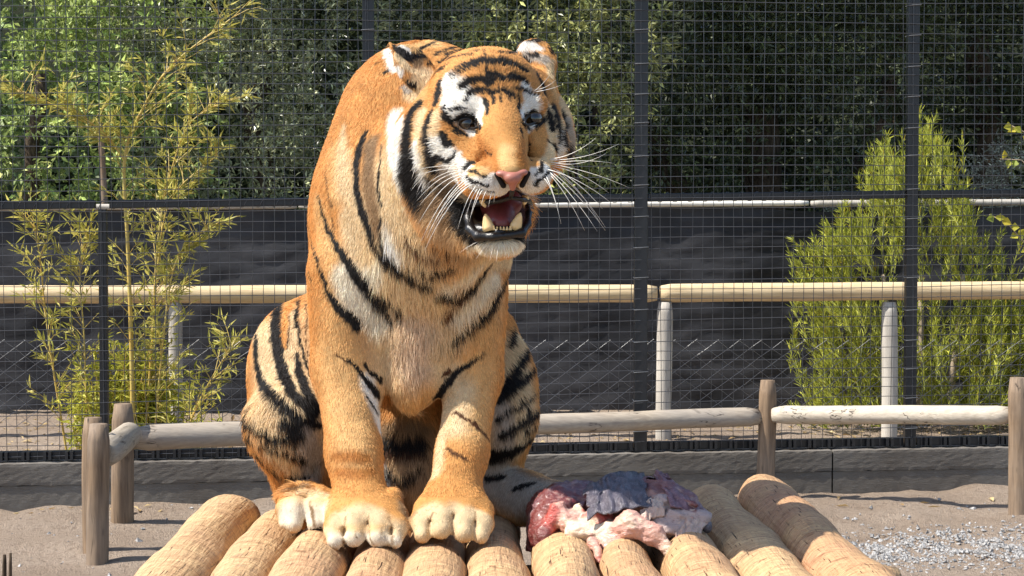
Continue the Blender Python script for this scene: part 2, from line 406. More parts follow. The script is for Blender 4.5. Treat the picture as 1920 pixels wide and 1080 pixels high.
def build_front_fence():
    f = empty('pole_fence', (-1.7, 7.5, 0)); tag(f, 'low weathered pole fence standing in front of the concrete kerb', 'fence')
    def post(px, Y, ytop, wpx, seed, mat=M_POST.m, lean=0):
        t = PX(px, ytop, Y); timber('post', (t.x + lean, Y, -.12), t, mpx(wpx / 2, Y) * 1.04, mpx(wpx / 2, Y), mat, f, seed, n=16, round_end=.12)
    post(183, 6.62, 795, 42, 1); post(174, 6.86, 783, 38, 2); post(229, 7.50, 757, 41, 3); post(1438, 8.22, 713, 34, 4); post(1912, 7.70, 708, 40, 5)
    timber('rail', PX(196, 850, 6.66), PX(243, 815, 7.42), .058, .055, M_SIDERAIL.m, f, 6, n=16)
    B = PX(250, 823, 7.52); C = PX(1424, 783, 8.22); m1 = B.lerp(C, .42)
    timber('rail', B, m1, .056, .052, M_RAIL.m, f, 7, n=16); timber('rail', m1 + Vector((.0, .0, .0)), C, .050, .047, M_RAIL.m, f, 8, n=16)
    timber('rail', PX(1450, 779, 8.20), PX(1897, 776, 7.74), .046, .045, M_BLEACHED.m, f, 9, n=16)

def FYx(x): return 8.0 + (x + 2.4) / 4.926 * .6
def build_kerb():
    k_ = empty('concrete_kerb', (0, 8.3, 0)); tag(k_, 'rough grey cast concrete kerb under the black mesh fence', 'kerb')
    cuts = [-4.6, -2.9, -.95, PX(1560, 880, 8.47).x, 4.4]
    rr = random.Random(5)
    for i in range(len(cuts) - 1):
        x0, x1 = cuts[i] + .004, cuts[i + 1] - .004
        for z0, z1, dy in ((-.15, .0995, .004), (.101, .203, 0)):                      # two lifts of the pour
            n, mz = max(8, int((x1 - x0) / .03)), 7; V, F = [], []
            for a in range(n + 1):
                x = x0 + (x1 - x0) * a / n; yf = FYx(x) - .03 + dy
                row = []
                for b in range(mz + 1):
                    z = z0 + (z1 - z0) * b / mz; e = min(b, mz - b) == 0
                    row.append((x, yf + rr.uniform(-.0006, .0006) + (.003 * rr.random() if e else 0), z + (rr.uniform(-.003, .001) if e else 0)))
                row += [(x, yf + .10, z1 + rr.uniform(-.003, .003)), (x, yf + .24, z1), (x, yf + .24, z0)]
                V += row
            w = mz + 4
            for a in range(n):
                for b in range(w - 1): F.append((a * w + b, (a + 1) * w + b, (a + 1) * w + b + 1, a * w + b + 1))
            F.append(tuple(range(w))); F.append(tuple(n * w + b for b in range(w - 1, -1, -1)))
            mesh_obj('concrete_lift', V, F, M_CONC.m, k_, smooth=False)

def build_mesh_fence():
    f = empty('mesh_fence', (0, 8.4, .2)); tag(f, 'tall black steel frame fence of square welded mesh on the kerb', 'fence')
    ztop = 3.05; rr = random.Random(9)
    def bar(name, a, b, w, d=None):
        a, b = Vector(a), Vector(b); mb = MB(); d = d or w
        if abs(b.z - a.z) > .5: mb.box((a.x - w / 2, a.y - d / 2, a.z), (a.x + w / 2, a.y + d / 2, b.z))
        else:
            mb.add([(a.x, a.y - d / 2, a.z - w / 2), (b.x, b.y - d / 2, b.z - w / 2), (b.x, b.y + d / 2, b.z - w / 2), (a.x, a.y + d / 2, a.z - w / 2),
                    (a.x, a.y - d / 2, a.z + w / 2), (b.x, b.y - d / 2, b.z + w / 2), (b.x, b.y + d / 2, b.z + w / 2), (a.x, a.y + d / 2, a.z + w / 2)],
                   [(3, 2, 1, 0), (4, 5, 6, 7), (0, 1, 5, 4), (1, 2, 6, 5), (2, 3, 7, 6), (3, 0, 4, 7)])
        o = mb.build(name, M_IRON.m, f, smooth=False)
        bv = o.modifiers.new('bevel', 'BEVEL'); bv.width = .004; bv.segments = 2; return o
    px_of = lambda px: (px - 960) / FPX * FYx((px - 960) / FPX * 8.3)
    xs = [-4.4, px_of(-420), px_of(187), px_of(690), px_of(1203), px_of(1714), px_of(2300), 4.2]
    for x, w, top in ((px_of(-420), .05, ztop), (px_of(187), .038, 1.40), (px_of(690), .055, ztop), (px_of(1203), .064, ztop), (px_of(1714), .056, ztop), (px_of(2300), .06, ztop)):
        bar('post', (x, FYx(x) + .06, .19), (x, FYx(x) + .06, top), w)
    zr = lambda x: 1.4175 + (x + 2.4) * .0139
    for a, b in zip(xs[:-1], xs[1:]):
        if abs(b - a) < .03: continue
        for zf, w in ((zr, .040), (lambda x: .232, .042), (lambda x: ztop, .05)):
            bar('rail', (a + .034, FYx(a) + .06, zf(a)), (b - .034, FYx(b) + .06, zf(b)), w, .036)
    # welded mesh, one panel for each bay, tied on in front of the frame
    s = .0505; r = .0016
    for a, b in zip(xs[:-1], xs[1:]):
        mb = MB(); n = int(round((b - a) / s)); zs = np.arange(.225, ztop, s)
        for i in range(n + 1):
            x = a + (b - a) * i / n + rr.uniform(-.0025, .0025); y = FYx(x) + .028
            pts = [(x + .006 * math.sin(zz * 2.1 + i * .7) + rr.uniform(-.001, .001), y + .004 * math.sin(zz * 1.7), zz) for zz in np.linspace(.205, ztop, 10)]
            mb.tube(pts, r, 4, False)
        for j, z in enumerate(zs):
            pts = [(x, FYx(x) + .025 + .004 * math.sin(z * 1.7), z + (x + 2.4) * .008 + .005 * math.sin(x * 2.3 + j * .9) + rr.uniform(-.0012, .0012)) for x in np.linspace(a, b, 8)]
            mb.tube(pts, r * 1.08, 4, False)
        o = mb.build('wire_panel', M_WIRE.m, f); tag(o, kind='stuff')
    # lacing wire wound round the middle rail and ties at the posts
    mb = MB(); xs_ = np.arange(-4.2, 4.0, .0125)
    mb.tube([(x, FYx(x) + .06 - .024 * math.cos(i * 1.0472), zr(x) + .026 * math.sin(i * 1.0472)) for i, x in enumerate(xs_)], .0016, 4, False)
    tag(mb.build('lacing_wire', M_WIRE.m, f), kind='stuff')
    mb = MB()
    for x, w in ((px_of(690), .055), (px_of(1203), .064), (px_of(1714), .056)):
        for z in np.arange(.3, 3.0, .1515):
            y = FYx(x) + .06; q = w / 2 + .003; zz = z + rr.uniform(-.01, .01)
            mb.tube([(x - q, y - q - .01, zz), (x + q, y - q - .01, zz + .004), (x + q, y + q, zz), (x - q, y + q, zz + .003), (x - q, y - q - .01, zz)], .0022, 4, False)
    tag(mb.build('tie_wire', M_GALV.m, f), kind='stuff')
    mb = MB()
    for x in np.arange(-4.3, 4.1, .1):
        for dx in (-.012, .012): mb.box((x + dx - .007, FYx(x) + .018, .212), (x + dx + .007, FYx(x) + .038, .252))
    tag(mb.build('clip', M_IRON.m, f, smooth=False), kind='stuff')  # added black blocks standing for the dark gaps above the kerb

def build_back_rail():
    f = empty('peeled_rail_fence', (0, 10.5, 0)); tag(f, 'pale peeled rail on grey posts behind the mesh fence', 'fence')
    Y = 10.5; joint = PX(1235, 549, Y).x
    timber('rail', PX(-500, 550, Y), (joint - .01, Y, PX(0, 551, Y).z), .055, .055, M_PALERAIL.m, f, 21, n=18, rough=.025)
    timber('rail', (joint + .01, Y, PX(0, 551, Y).z), PX(2400, 542, Y), .058, .056, M_PALERAIL.m, f, 22, n=18, rough=.025)
    for px, w in ((-150, 28), (330, 26), (790, 28), (1246, 30), (1668, 30), (2150, 28)):
        t = PX(px, 566, Y); timber('post', (t.x, Y, -.1), t, mpx(w / 2, Y), mpx(w / 2, Y), M_GREYPOST.m, f, px, n=14, rough=.03)
    mb = MB(); s, h0, h1 = .135, .06, .66; y = Y + .12; rr = random.Random(2)
    for i in range(-34, 42):
        x = i * s; k_ = int((h1 - h0) / .055)
        for sg in (1, -1):
            pts = [(x + sg * (j * .075), y + (.004 if (j + (sg > 0)) % 2 else -.004), h0 + j * .055 + rr.uniform(-.004, .004)) for j in range(k_ + 1)]
            mb.tube(pts, .0017 if sg > 0 else .0009, 4, False)
    tag(mb.build('chain_link', M_GALV.m, f), kind='stuff')

def build_cloth_fence():
    f = empty('screened_fence', (0, 11.9, 0)); tag(f, 'boundary fence covered with black shade cloth below a pale batten', 'fence')
    Y = 11.9; xs = np.linspace(-6.5, 6.5, 300); zs = np.linspace(.03, 1.44, 50)
    X, Z = np.meshgrid(xs, zs, indexing='ij'); x, z = X.ravel(), Z.ravel(); p = np.stack([x, z, z * 0], 1)
    y = Y + .014 * (hash_noise(p * [1, 2.2, 1], 2.2, 31) - .5) + .014 * (hash_noise(p * [1, 3, 1], 7, 32) - .5) + .010 * (hash_noise(p * [.7, 2, 1], 22, 33) - .5)
    sag = .03 * np.sin(x * 1.9) * (z / 1.44) ** 3
    n = len(zs); i, j = np.meshgrid(np.arange(len(xs) - 1), np.arange(n - 1), indexing='ij'); a = (i * n + j).ravel()
    mesh_obj('shade_cloth', np.stack([x, y, z + sag], 1), np.stack([a, a + n, a + n + 1, a + 1], 1), M_CLOTH.m, f)
    for px in (-300, 200, 1222, 1790, 2300):
        t = PX(px, 385, Y); mb = MB(); mb.box((t.x - .025, Y + .06, -.1), (t.x + .025, Y + .11, 1.46)); mb.build('post', M_IRON.m, f, smooth=False)
    timber('batten', PX(560, 385, Y - .02), PX(1516, 381, Y - .02), .020, .020, M_PALE.m, f, 33, n=12, rough=.03)
    timber('batten', PX(-600, 392, Y - .02), PX(556, 386, Y - .02), .022, .022, M_GREYPOST.m, f, 34, n=12, rough=.03)
    timber('batten', PX(1520, 381, Y - .02), PX(2500, 376, Y - .02), .022, .022, M_GREYPOST.m, f, 35, n=12, rough=.03)
    t = PX(205, 380, Y); timber('stake', (t.x + .0, Y + .16, -.1), PX(187, 228, Y + .16), .03, .02, M_POST.m, f, 36, n=8)
M_PALE = wood_mat('white_batten', (.62, .58, .50), (.75, .72, .65), 0, .2, 'x')

# ------------------------------------------------------------------ foliage
def leaf_cards(name, P, D, N, l, w, col, mat, parent, kind=None):
    """one folded leaf at each point: base, two edges, tip"""
    D = D / (np.linalg.norm(D, axis=1, keepdims=True) + 1e-9); S = np.cross(D, N); S /= np.linalg.norm(S, axis=1, keepdims=True) + 1e-9; U = np.cross(S, D)
    l, w = l[:, None], w[:, None]
    V = np.stack([P, P + D * l * .45 + S * w + U * w * .35, P + D * l - U * l * .12, P + D * l * .45 - S * w + U * w * .35], 1).reshape(-1, 3)
    n = len(P); o4 = 4 * np.arange(n)[:, None]
    F = np.concatenate([o4 + [0, 1, 2], o4 + [0, 2, 3]])
    o = mesh_obj(name, V, F, mat, parent, smooth=False)
    at = o.data.color_attributes.new('Col', 'FLOAT_COLOR', 'POINT')
    C = np.repeat(np.concatenate([np.clip(col, 0, 1), np.ones((n, 1))], 1), 4, 0); at.data.foreach_set('color', C.astype(np.float32).ravel())
    if kind: tag(o, kind=kind)
    return o
def rdir(n):
    v = rng.normal(0, 1, (n, 3)); return v / np.linalg.norm(v, axis=1, keepdims=True)
def crown_points(blobs, n_cl, per, spread):
    """leaf sprays on the outer shells of the blobs; returns leaf points and directions"""
    vol = np.array([b[3] * b[4] * b[5] for b in blobs]) ** (2 / 3); pick = rng.choice(len(blobs), n_cl, p=vol / vol.sum())
    B = np.array(blobs)[pick]; d = rdir(n_cl); r = rng.uniform(.45, 1.03, n_cl) ** .6
    c = B[:, :3] + d * r[:, None] * B[:, 3:6]
    out = d * .8 + rng.normal(0, .45, (n_cl, 3)) + np.array([0, 0, -.25]); out /= np.linalg.norm(out, axis=1, keepdims=True)
    t = rng.uniform(-.5, 1, (n_cl, per)); P = c[:, None] + out[:, None] * (t * spread)[..., None] + rng.normal(0, spread * .13, (n_cl, per, 3))
    D = out[:, None] * .8 + rng.normal(0, .55, (n_cl, per, 3))
    return P.reshape(-1, 3), D.reshape(-1, 3), np.repeat(rng.normal(0, 1, n_cl), per)
def tree(name, label, base, limbs, blobs, n_cl, per, spread, ll, lw, cols, mat, group='trees behind the boundary fence', canopy=()):
    t = empty(name, base); tag(t, label, 'tree', group)
    P, D, h = crown_points(blobs, n_cl, per, spread); n = len(P)
    mix = np.clip(.5 + .22 * h + rng.normal(0, .22, n), 0, 1)[:, None]
    C = (np.array(cols[0]) * (1 - mix) + np.array(cols[1]) * mix) * rng.uniform(.75, 1.25, (n, 1)) * np.where(rng.random((n, 1)) < .12, 2.6, 1)  # a few leaves brightened to stand for sunlit specks
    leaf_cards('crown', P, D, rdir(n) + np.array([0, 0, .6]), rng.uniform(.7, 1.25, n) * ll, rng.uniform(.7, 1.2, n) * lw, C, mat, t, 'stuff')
    if canopy:                                                    # the high crown, which keeps the lower boughs in shade
        P, D, h = crown_points(canopy, 300 * len(canopy), 14, .5); n = len(P)
        leaf_cards('high_crown', P, D, rdir(n) + np.array([0, 0, 1.2]), rng.uniform(.16, .30, n), rng.uniform(.04, .075, n), np.array(cols[0]) * rng.uniform(.8, 1.3, (n, 1)), mat, t, 'stuff')
    for i, (pts, r0, r1) in enumerate(limbs):
        k_ = len(pts); prims = MB(); rad = [r0 + (r1 - r0) * q / (k_ - 1) for q in range(k_)]
        q = [Vector(p) for p in pts]; fine, fr = [], []
        for a in range(k_ - 1):
            for s_ in range(5): tt = s_ / 5; fine.append(q[a].lerp(q[a + 1], tt) + Vector(rng.normal(0, .02, 3))); fr.append((rad[a] * (1 - tt) + rad[a + 1] * tt) * rng.uniform(.92, 1.1))
        fine.append(q[-1]); fr.append(rad[-1])
        prims.tube(fine, fr, 10); prims.build('trunk' if i == 0 else 'limb', M_BARK.m, t)
    return t
def wx(px, Y): return (px - 960) / FPX * Y
def wz(py, Y): return HC + (420 - py) / FPX * Y
OL, OD = (.14, .155, .07), (.42, .43, .24)
def build_trees():
    g = 'trees behind the boundary fence'
    tree('leafy_tree', 'bright green leafy tree behind the bamboo and shade cloth fence', (-4.2, 14.6, .6), [([(-4.2, 14.6, .5), (-4.1, 14.6, 1.6), (-4.0, 14.5, 2.6)], .10, .05)],
         [(-4.0, 14.4, 2.2, 1.0, .6, .9), (-3.2, 14.6, 1.9, .7, .5, .7), (-4.4, 14.8, 3.3, 1.0, .6, .8), (-3.3, 14.9, 3.0, .8, .5, .8), (-5.4, 14.8, 2.6, .9, .7, 1.3)],
         620, 26, .22, .075, .016, ((.17, .23, .06), (.40, .46, .15)), M_SOFTLEAF)
    tree('olive_tree', 'grey green olive tree between the bright leafy tree and the tiger\'s back', (-2.3, 15.6, 0), [([(-2.3, 15.6, -.1), (-2.2, 15.5, 1.4), (-2.4, 15.5, 2.6)], .14, .07)],
         [(-2.55, 15.2, 2.3, .9, .5, .9), (-1.8, 15.4, 2.9, .8, .5, .9), (-2.9, 15.3, 3.4, .9, .5, .7), (-2.2, 15.2, 1.75, .8, .4, .4)],
         560, 26, .2, .065, .011, (OL, OD), M_LEAF)
    tree('dark_olive_tree', 'dark olive tree behind the tiger\'s back in deep shade', (-1.0, 17.4, 0), [([(-1.0, 17.4, -.1), (-1.1, 17.3, 1.8), (-.9, 17.2, 3.2)], .18, .09)],
         [(-1.3, 17.0, 2.8, 1.3, .6, 1.1), (-.2, 17.2, 3.4, 1.2, .6, 1.1), (-.8, 17.1, 1.7, 1.3, .5, .5)],
         620, 24, .26, .075, .013, ((.04, .05, .02), (.10, .115, .045)), M_LEAF, canopy=[(-1.6, 15.6, 5.6, 2.2, 1.5, .7), (-3.2, 15.0, 6.6, 1.6, 1.4, .6), (.2, 16.4, 5.6, 1.6, 1.6, .7)])  # shade put into the leaf colour, well below the other olives
    tree('slender_olive_tree', 'sunlit olive tree showing beside the tiger\'s white spotted ear', (.50, 14.4, 0), [([(.62, 14.5, -.1), (.55, 14.4, 1.2), (.45, 14.4, 2.4)], .08, .04)],
         [(.45, 14.2, 2.15, .55, .35, .75), (.25, 14.3, 3.0, .6, .4, .6), (.75, 14.4, 2.8, .5, .4, .6), (.45, 14.2, 1.55, .5, .3, .3)],
         380, 26, .18, .065, .012, ((.15, .165, .05), (.36, .36, .14)), M_LEAF)
    tree('spreading_olive_tree', 'big dark spreading olive tree with leaning trunk behind the shade cloth', (2.4, 17.0, 0),
         [([(2.55, 17.0, -.1), (2.5, 17.0, 1.4), (2.45, 17.0, 2.6)], .25, .16), ([(2.05, 16.8, -.1), (1.75, 16.8, 1.5), (1.35, 16.8, 2.2), (1.0, 16.8, 2.9)], .18, .08), ([(3.3, 17.2, -.1), (3.4, 17.2, 1.5), (3.8, 17.2, 2.8)], .14, .08)],
         [(1.8, 16.6, 3.0, 1.3, .7, .8), (3.0, 16.8, 3.1, 1.3, .7, .8), (1.35, 16.4, 1.95, .35, .3, .25), (2.05, 16.5, 1.85, .3, .25, .3), (3.2, 16.5, 1.9, .45, .3, .35)],
         760, 24, .26, .08, .014, ((.035, .045, .018), (.085, .10, .04)), M_LEAF, canopy=[(1.6, 15.4, 5.6, 1.9, 1.9, .7), (.2, 14.8, 6.6, 1.9, 1.6, .7), (3.4, 15.6, 5.6, 2.0, 1.9, .7), (2.4, 17.2, 5.2, 2.2, 1.2, .7)])  # leaf colours darkened for the shade this tree stands in
    tree('broad_dark_tree', 'broad dark tree behind the tall green shrub', (5.2, 18.6, 0), [([(5.2, 18.6, 0), (5.2, 18.5, 2.0), (5.0, 18.5, 3.4)], .2, .12)],
         [(4.4, 18.2, 3.2, 1.4, .7, .9), (5.8, 18.2, 3.3, 1.4, .7, 1.0), (5.0, 18.0, 4.6, 1.6, .8, .8)],
         640, 24, .28, .085, .016, ((.035, .045, .02), (.08, .095, .04)), M_LEAF, canopy=[(5.0, 16.2, 5.8, 2.0, 2.0, .7), (6.6, 17.4, 6.0, 2.0, 2.0, .7), (4.6, 18.4, 5.6, 2.0, 1.2, .6)])  # leaves toned down here too, to deepen the shade
    tree('silver_bush', 'pale silvery bush behind the shade cloth near the yellow leaved vine', (4.2, 15.4, 0), [([(4.2, 15.4, -.1), (4.2, 15.3, .8), (4.15, 15.3, 1.4)], .06, .03)],
         [(4.1, 15.2, 1.5, .6, .4, .45), (4.6, 15.3, 1.7, .5, .4, .4), (3.1, 15.3, 1.35, .5, .3, .3)], 190, 24, .14, .045, .008, ((.16, .17, .13), (.30, .31, .24)), M_SOFTLEAF)
    for i, (x, y, z, lab) in enumerate(((-7.5, 21, 2.4, 'hazy green tree on the slope beyond the leafy tree'), (-3.2, 22, 2.4, 'background tree on the slope beyond the grey green olive'), (1.2, 23, 2.6, 'background tree on the slope beyond the slender olive'), (5.2, 23.5, 2.6, 'background tree on the slope beyond the spreading olive'), (9.0, 22, 2.6, 'background tree on the slope beyond the broad dark tree'))):
        lit = i == 0  # picks a sunlit leaf colour; the others get a shade-darkened one
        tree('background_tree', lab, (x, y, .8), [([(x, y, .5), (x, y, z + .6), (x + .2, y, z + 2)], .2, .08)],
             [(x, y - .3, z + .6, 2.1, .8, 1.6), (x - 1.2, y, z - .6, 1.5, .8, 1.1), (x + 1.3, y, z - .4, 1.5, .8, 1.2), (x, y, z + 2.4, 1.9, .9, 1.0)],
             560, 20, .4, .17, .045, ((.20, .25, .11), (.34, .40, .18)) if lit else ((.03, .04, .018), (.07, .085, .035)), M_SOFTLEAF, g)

def build_bamboo():
    g = 'bamboo clump behind the mesh fence'; Y0 = 9.5
    culms = [  # label, [(px, py, Y)...], base radius
        ('thick yellow bamboo culm that forks high above the others', [(250, 835, 9.5), (246, 640, 9.5), (240, 470, 9.5), (234, 295, 9.5), (270, 200, 9.45), (325, 120, 9.4), (440, 30, 9.35)], .014),
        ('yellow bamboo branch reaching out sideways from the fork', [(234, 300, 9.5), (190, 245, 9.45), (120, 205, 9.4), (30, 170, 9.35)], .008),
        ('thin bamboo culm leaning away from the clump over the pale rail', [(268, 830, 9.6), (285, 640, 9.65), (300, 420, 9.7), (345, 250, 9.7), (400, 200, 9.7)], .008),
        ('low bamboo shoot leaning out beside the grey post', [(320, 830, 9.4), (380, 740, 9.35), (440, 640, 9.3)], .007),
        ('bamboo shoot standing apart from the clump near the corner post', [(128, 835, 9.6), (92, 640, 9.6), (74, 480, 9.6), (60, 400, 9.6)], .007),
        ('short bamboo shoot between the black steel post and the lone shoot', [(165, 830, 9.7), (158, 640, 9.7), (150, 500, 9.7), (172, 430, 9.7)], .006),
        ('slim bamboo shoot bending up toward the tiger', [(285, 830, 9.55), (310, 600, 9.5), (335, 480, 9.5), (395, 420, 9.45)], .007),
        ('leafy bamboo stalk arching above the black rail', [(262, 830, 9.7), (290, 560, 9.75), (318, 380, 9.75), (410, 290, 9.75)], .007)]
    for ci, (lab, pts, r) in enumerate(culms):
        q = [PX(*p) for p in pts]
        if ci != 1: q[0].z = -.02
        t = empty('bamboo', q[0]); tag(t, lab, 'bamboo', g)
        fine = []
        for a in range(len(q) - 1):
            p0, p1, p2, p3 = q[max(a - 1, 0)], q[a], q[a + 1], q[min(a + 2, len(q) - 1)]
            for s in range(6):
                u = s / 6; fine.append(.5 * ((2 * p1) + (p2 - p0) * u + (2 * p0 - 5 * p1 + 4 * p2 - p3) * u * u + (3 * p1 - p0 - 3 * p2 + p3) * u ** 3))
        fine.append(q[-1]); k_ = len(fine)
        mb = MB(); mb.tube(fine, [r * (1 - .75 * i / (k_ - 1)) for i in range(k_)], 8); culm = mb.build('culm', M_CULM.m, t)
        mb = MB(); P, D = [], []
        for i in range(max(2, int(k_ * .16)), k_):
            for _ in range(3 if ci != 0 else 2):
                base = fine[i].lerp(fine[i - 1], random.random()); an = random.uniform(0, 6.28); Lb = random.uniform(.06, .28) * (1.1 if ci in (0, 2) else .85)
                along = (fine[i] - fine[i - 1]).normalized(); dirn = (along * .7 + Vector((math.cos(an), math.sin(an) * .6, .2))).normalized()
                tip = base + dirn * Lb; mb.tube([base, base.lerp(tip, .5) + Vector((0, 0, .01)), tip], [.0028, .002, .001], 4, False)
                for s in range(random.randint(6, 10)):
                    u = random.uniform(.3, 1.02); P.append(base.lerp(tip, u)); D.append(dirn + Vector(rng.normal(0, .62, 3)) + Vector((0, 0, -.1)))
        tag(mb.build('twigs', M_CULM.m, culm), kind='stuff')
        P, D = np.array(P), np.array(D); n = len(P); mx = rng.random((n, 1))
        C = (np.array((.32, .32, .06)) * (1 - mx) + np.array((.66, .58, .16)) * mx) * rng.uniform(.8, 1.2, (n, 1))
        leaf_cards('leaves', P, D, rdir(n) + np.array([0, -.3, .5]), rng.uniform(.05, .095, n), rng.uniform(.0045, .0075, n), C, M_SOFTLEAF, t, 'stuff')
    # dense yellow-green skirt of young bamboo
    c = PX(250, 740, 9.75); t = empty('young_bamboo', (c.x, c.y, 0)); tag(t, 'dense yellow green tuft of young bamboo at the foot of the clump', 'bamboo', g)
    P, D = [], []; mb = MB()
    for i in range(130):
        b = Vector((c.x + random.gauss(0, .14), c.y + random.gauss(0, .10), -.02)); h = random.uniform(.3, .78) * (1 - .5 * min(1, abs(b.x - c.x) / .4)); tip = b + Vector((random.gauss(0, .12), random.gauss(0, .08), h))
        mb.tube([b, b.lerp(tip, .6) + Vector((0, 0, .03)), tip], [.003, .0025, .001], 4, False)
        for s in range(34): u = random.uniform(.18, 1); p = b.lerp(tip, u); P.append(p + Vector(rng.normal(0, .018, 3))); D.append(Vector((random.gauss(0, .8), random.gauss(0, .6), random.gauss(.1, .5))))
    tag(mb.build('shoots', M_CULM.m, t), kind='stuff'); P, D = np.array(P), np.array(D); n = len(P); mx = rng.random((n, 1))
    C = (np.array((.30, .33, .035)) * (1 - mx) + np.array((.60, .56, .09)) * mx) * rng.uniform(.8, 1.2, (n, 1))
    leaf_cards('leaves', P, D, rdir(n) + np.array([0, -.3, .5]), rng.uniform(.045, .085, n), rng.uniform(.005, .009, n), C, M_SOFTLEAF, t, 'stuff')

def build_shrub():
    g = 'bushy green shrub behind the pale rail'
    Y = 11.2; t = empty('tall_shrub', (wx(1730, Y), Y, 0)); tag(t, 'tall fine leaved green shrub with upright shoots behind the pale rail', 'shrub')
    top = [(1470, 520), (1500, 470), (1560, 420), (1600, 400), (1625, 300), (1645, 270), (1690, 300), (1735, 235), (1770, 270), (1800, 300), (1830, 400), (1860, 460), (1900, 500), (1990, 460), (2060, 520)]
    tx, ty = zip(*top)
    P, D, h = [], [], []; mb = MB()
    for i in range(1000):
        px = random.uniform(1480, 2060); tp = np.interp(px, tx, ty) + random.expovariate(1 / 140.0) - (random.random() ** 3) * 70
        if px > 1830 and tp < 560 and random.random() < .6: tp += 120
        if i % 3 == 0: px = random.uniform(1520, 2000); tp = random.uniform(560, 770)
        tip = PX(px, min(tp, 770), Y + random.uniform(-.45, .4)); ln = random.uniform(.12, .34)
        b = tip + Vector((random.gauss(0, .05) - (tip.x - t.location.x) * .12, random.gauss(0, .05), -ln)); b.z = max(b.z, .03)
        mb.tube([b, tip], [.004, .0015], 4, False)
        for s in range(42):
            u = random.random(); P.append(b.lerp(tip, u)); d = (tip - b).normalized(); D.append(d * 1.15 + Vector(rng.normal(0, .42, 3))); h.append(tip.z)
    tag(mb.build('stems', M_STEM.m, t), kind='stuff'); P, D, h = np.array(P), np.array(D), np.array(h); n = len(P)
    mx = np.clip(rng.normal(.5, .28, (n, 1)), 0, 1)
    C = (np.array((.20, .24, .03)) * (1 - mx) + np.array((.64, .64, .11)) * mx) * rng.uniform(.75, 1.2, (n, 1))
    yel = rng.random(n) < .035; C[yel] = np.array((.42, .32, .04))
    leaf_cards('leaves', P, D, rdir(n) + np.array([0, -.4, .3]), rng.uniform(.04, .085, n), rng.uniform(.0020, .0038, n), C, M_SOFTLEAF, t, 'stuff')
    for tr in (0.0, .28, -.25):
        timber('stem', (wx(1730, Y) + tr * .6, Y, -.05), (wx(1730, Y) + tr, Y + .05, 1.0), .03, .015, M_TWIG.m, t, int(100 + tr * 10), n=8)
    # vine with round yellow leaves at the side
    v = empty('vine', (wx(1990, 9.2), 9.2, 0)); tag(v, 'thin vine with broad yellow green leaves hanging beside the tall shrub', 'vine')
    runs = [[(1995, 830), (1985, 600), (1960, 500), (1925, 460), (1890, 420), (1855, 402)], [(1985, 600), (1975, 420), (1945, 330), (1915, 300), (1875, 298)], [(1975, 420), (1960, 280), (1925, 250), (1890, 232)]]
    P, D = [], []
    for rn in runs:
        q = [PX(a, b, 9.2) for a, b in rn]; mb = MB(); mb.tube(q, [.006 - .004 * i / (len(q) - 1) for i in range(len(q))], 6); mb.build('stem', M_TWIG.m, v)
        for i in range(2, len(q)):
            for s in range(3): P.append(q[i].lerp(q[i - 1], random.random() * .8)); D.append(Vector((random.gauss(0, 1), -.3, random.gauss(-.4, .6))))
    P, D = np.array(P), np.array(D); n = len(P); mx = rng.random((n, 1))
    for i in range(n):
        C = (np.array((.28, .34, .05)) * (1 - mx[i]) + np.array((.55, .44, .05)) * mx[i])[None]
        leaf_cards('leaf', P[i:i + 1], D[i:i + 1], np.array([[.1, -1, .4]]) + rdir(1) * .5, rng.uniform(.045, .07, 1), rng.uniform(.018, .028, 1), C, M_SOFTLEAF, v)

def build_litter():
    """dry leaves on the strip between kerb and shade cloth and by the kerb foot; sticks in the corner"""
    n = 1500; x = rng.uniform(-4, 4, n); y = rng.uniform(8.7, 11.7, n); P = np.stack([x, y, gz(x, y) + .006], 1)
    m2 = 70; x2 = rng.uniform(-2.4, 2.6, m2); y2 = 7.95 + .12 * x2 / 2.4 + rng.normal(0, .10, m2) - .05; P = np.concatenate([P, np.stack([x2, y2, gz(x2, y2) + .005], 1)]); n += m2
    mx = rng.random((n, 1)); C = np.array((.30, .19, .08)) * (1 - mx) + np.array((.62, .48, .25)) * mx
    o = leaf_cards('leaf_litter', P, rdir(n) * [1, 1, .15], rdir(n) * .3 + np.array([0, 0, 1]), rng.uniform(.03, .07, n), rng.uniform(.006, .014, n), C, M_SOFTLEAF, None, 'stuff')
    tag(o, 'dry tan leaves scattered over the soil', 'leaf litter')
    for px, y0, y1, lab in ((8, 1090, 1040, 'short dark stick poking up in the corner, the blunter of two'), (20, 1090, 1037, 'short dark stick poking up in the corner, the thinner of two')):
        Y = 5.6; t = PX(px, y1, Y); s = timber('stick', (t.x - .004, Y, -.03), t, .008, .005 if px == 20 else .007, M_BARK.m, None, px, n=8); tag(s, lab, 'stick')
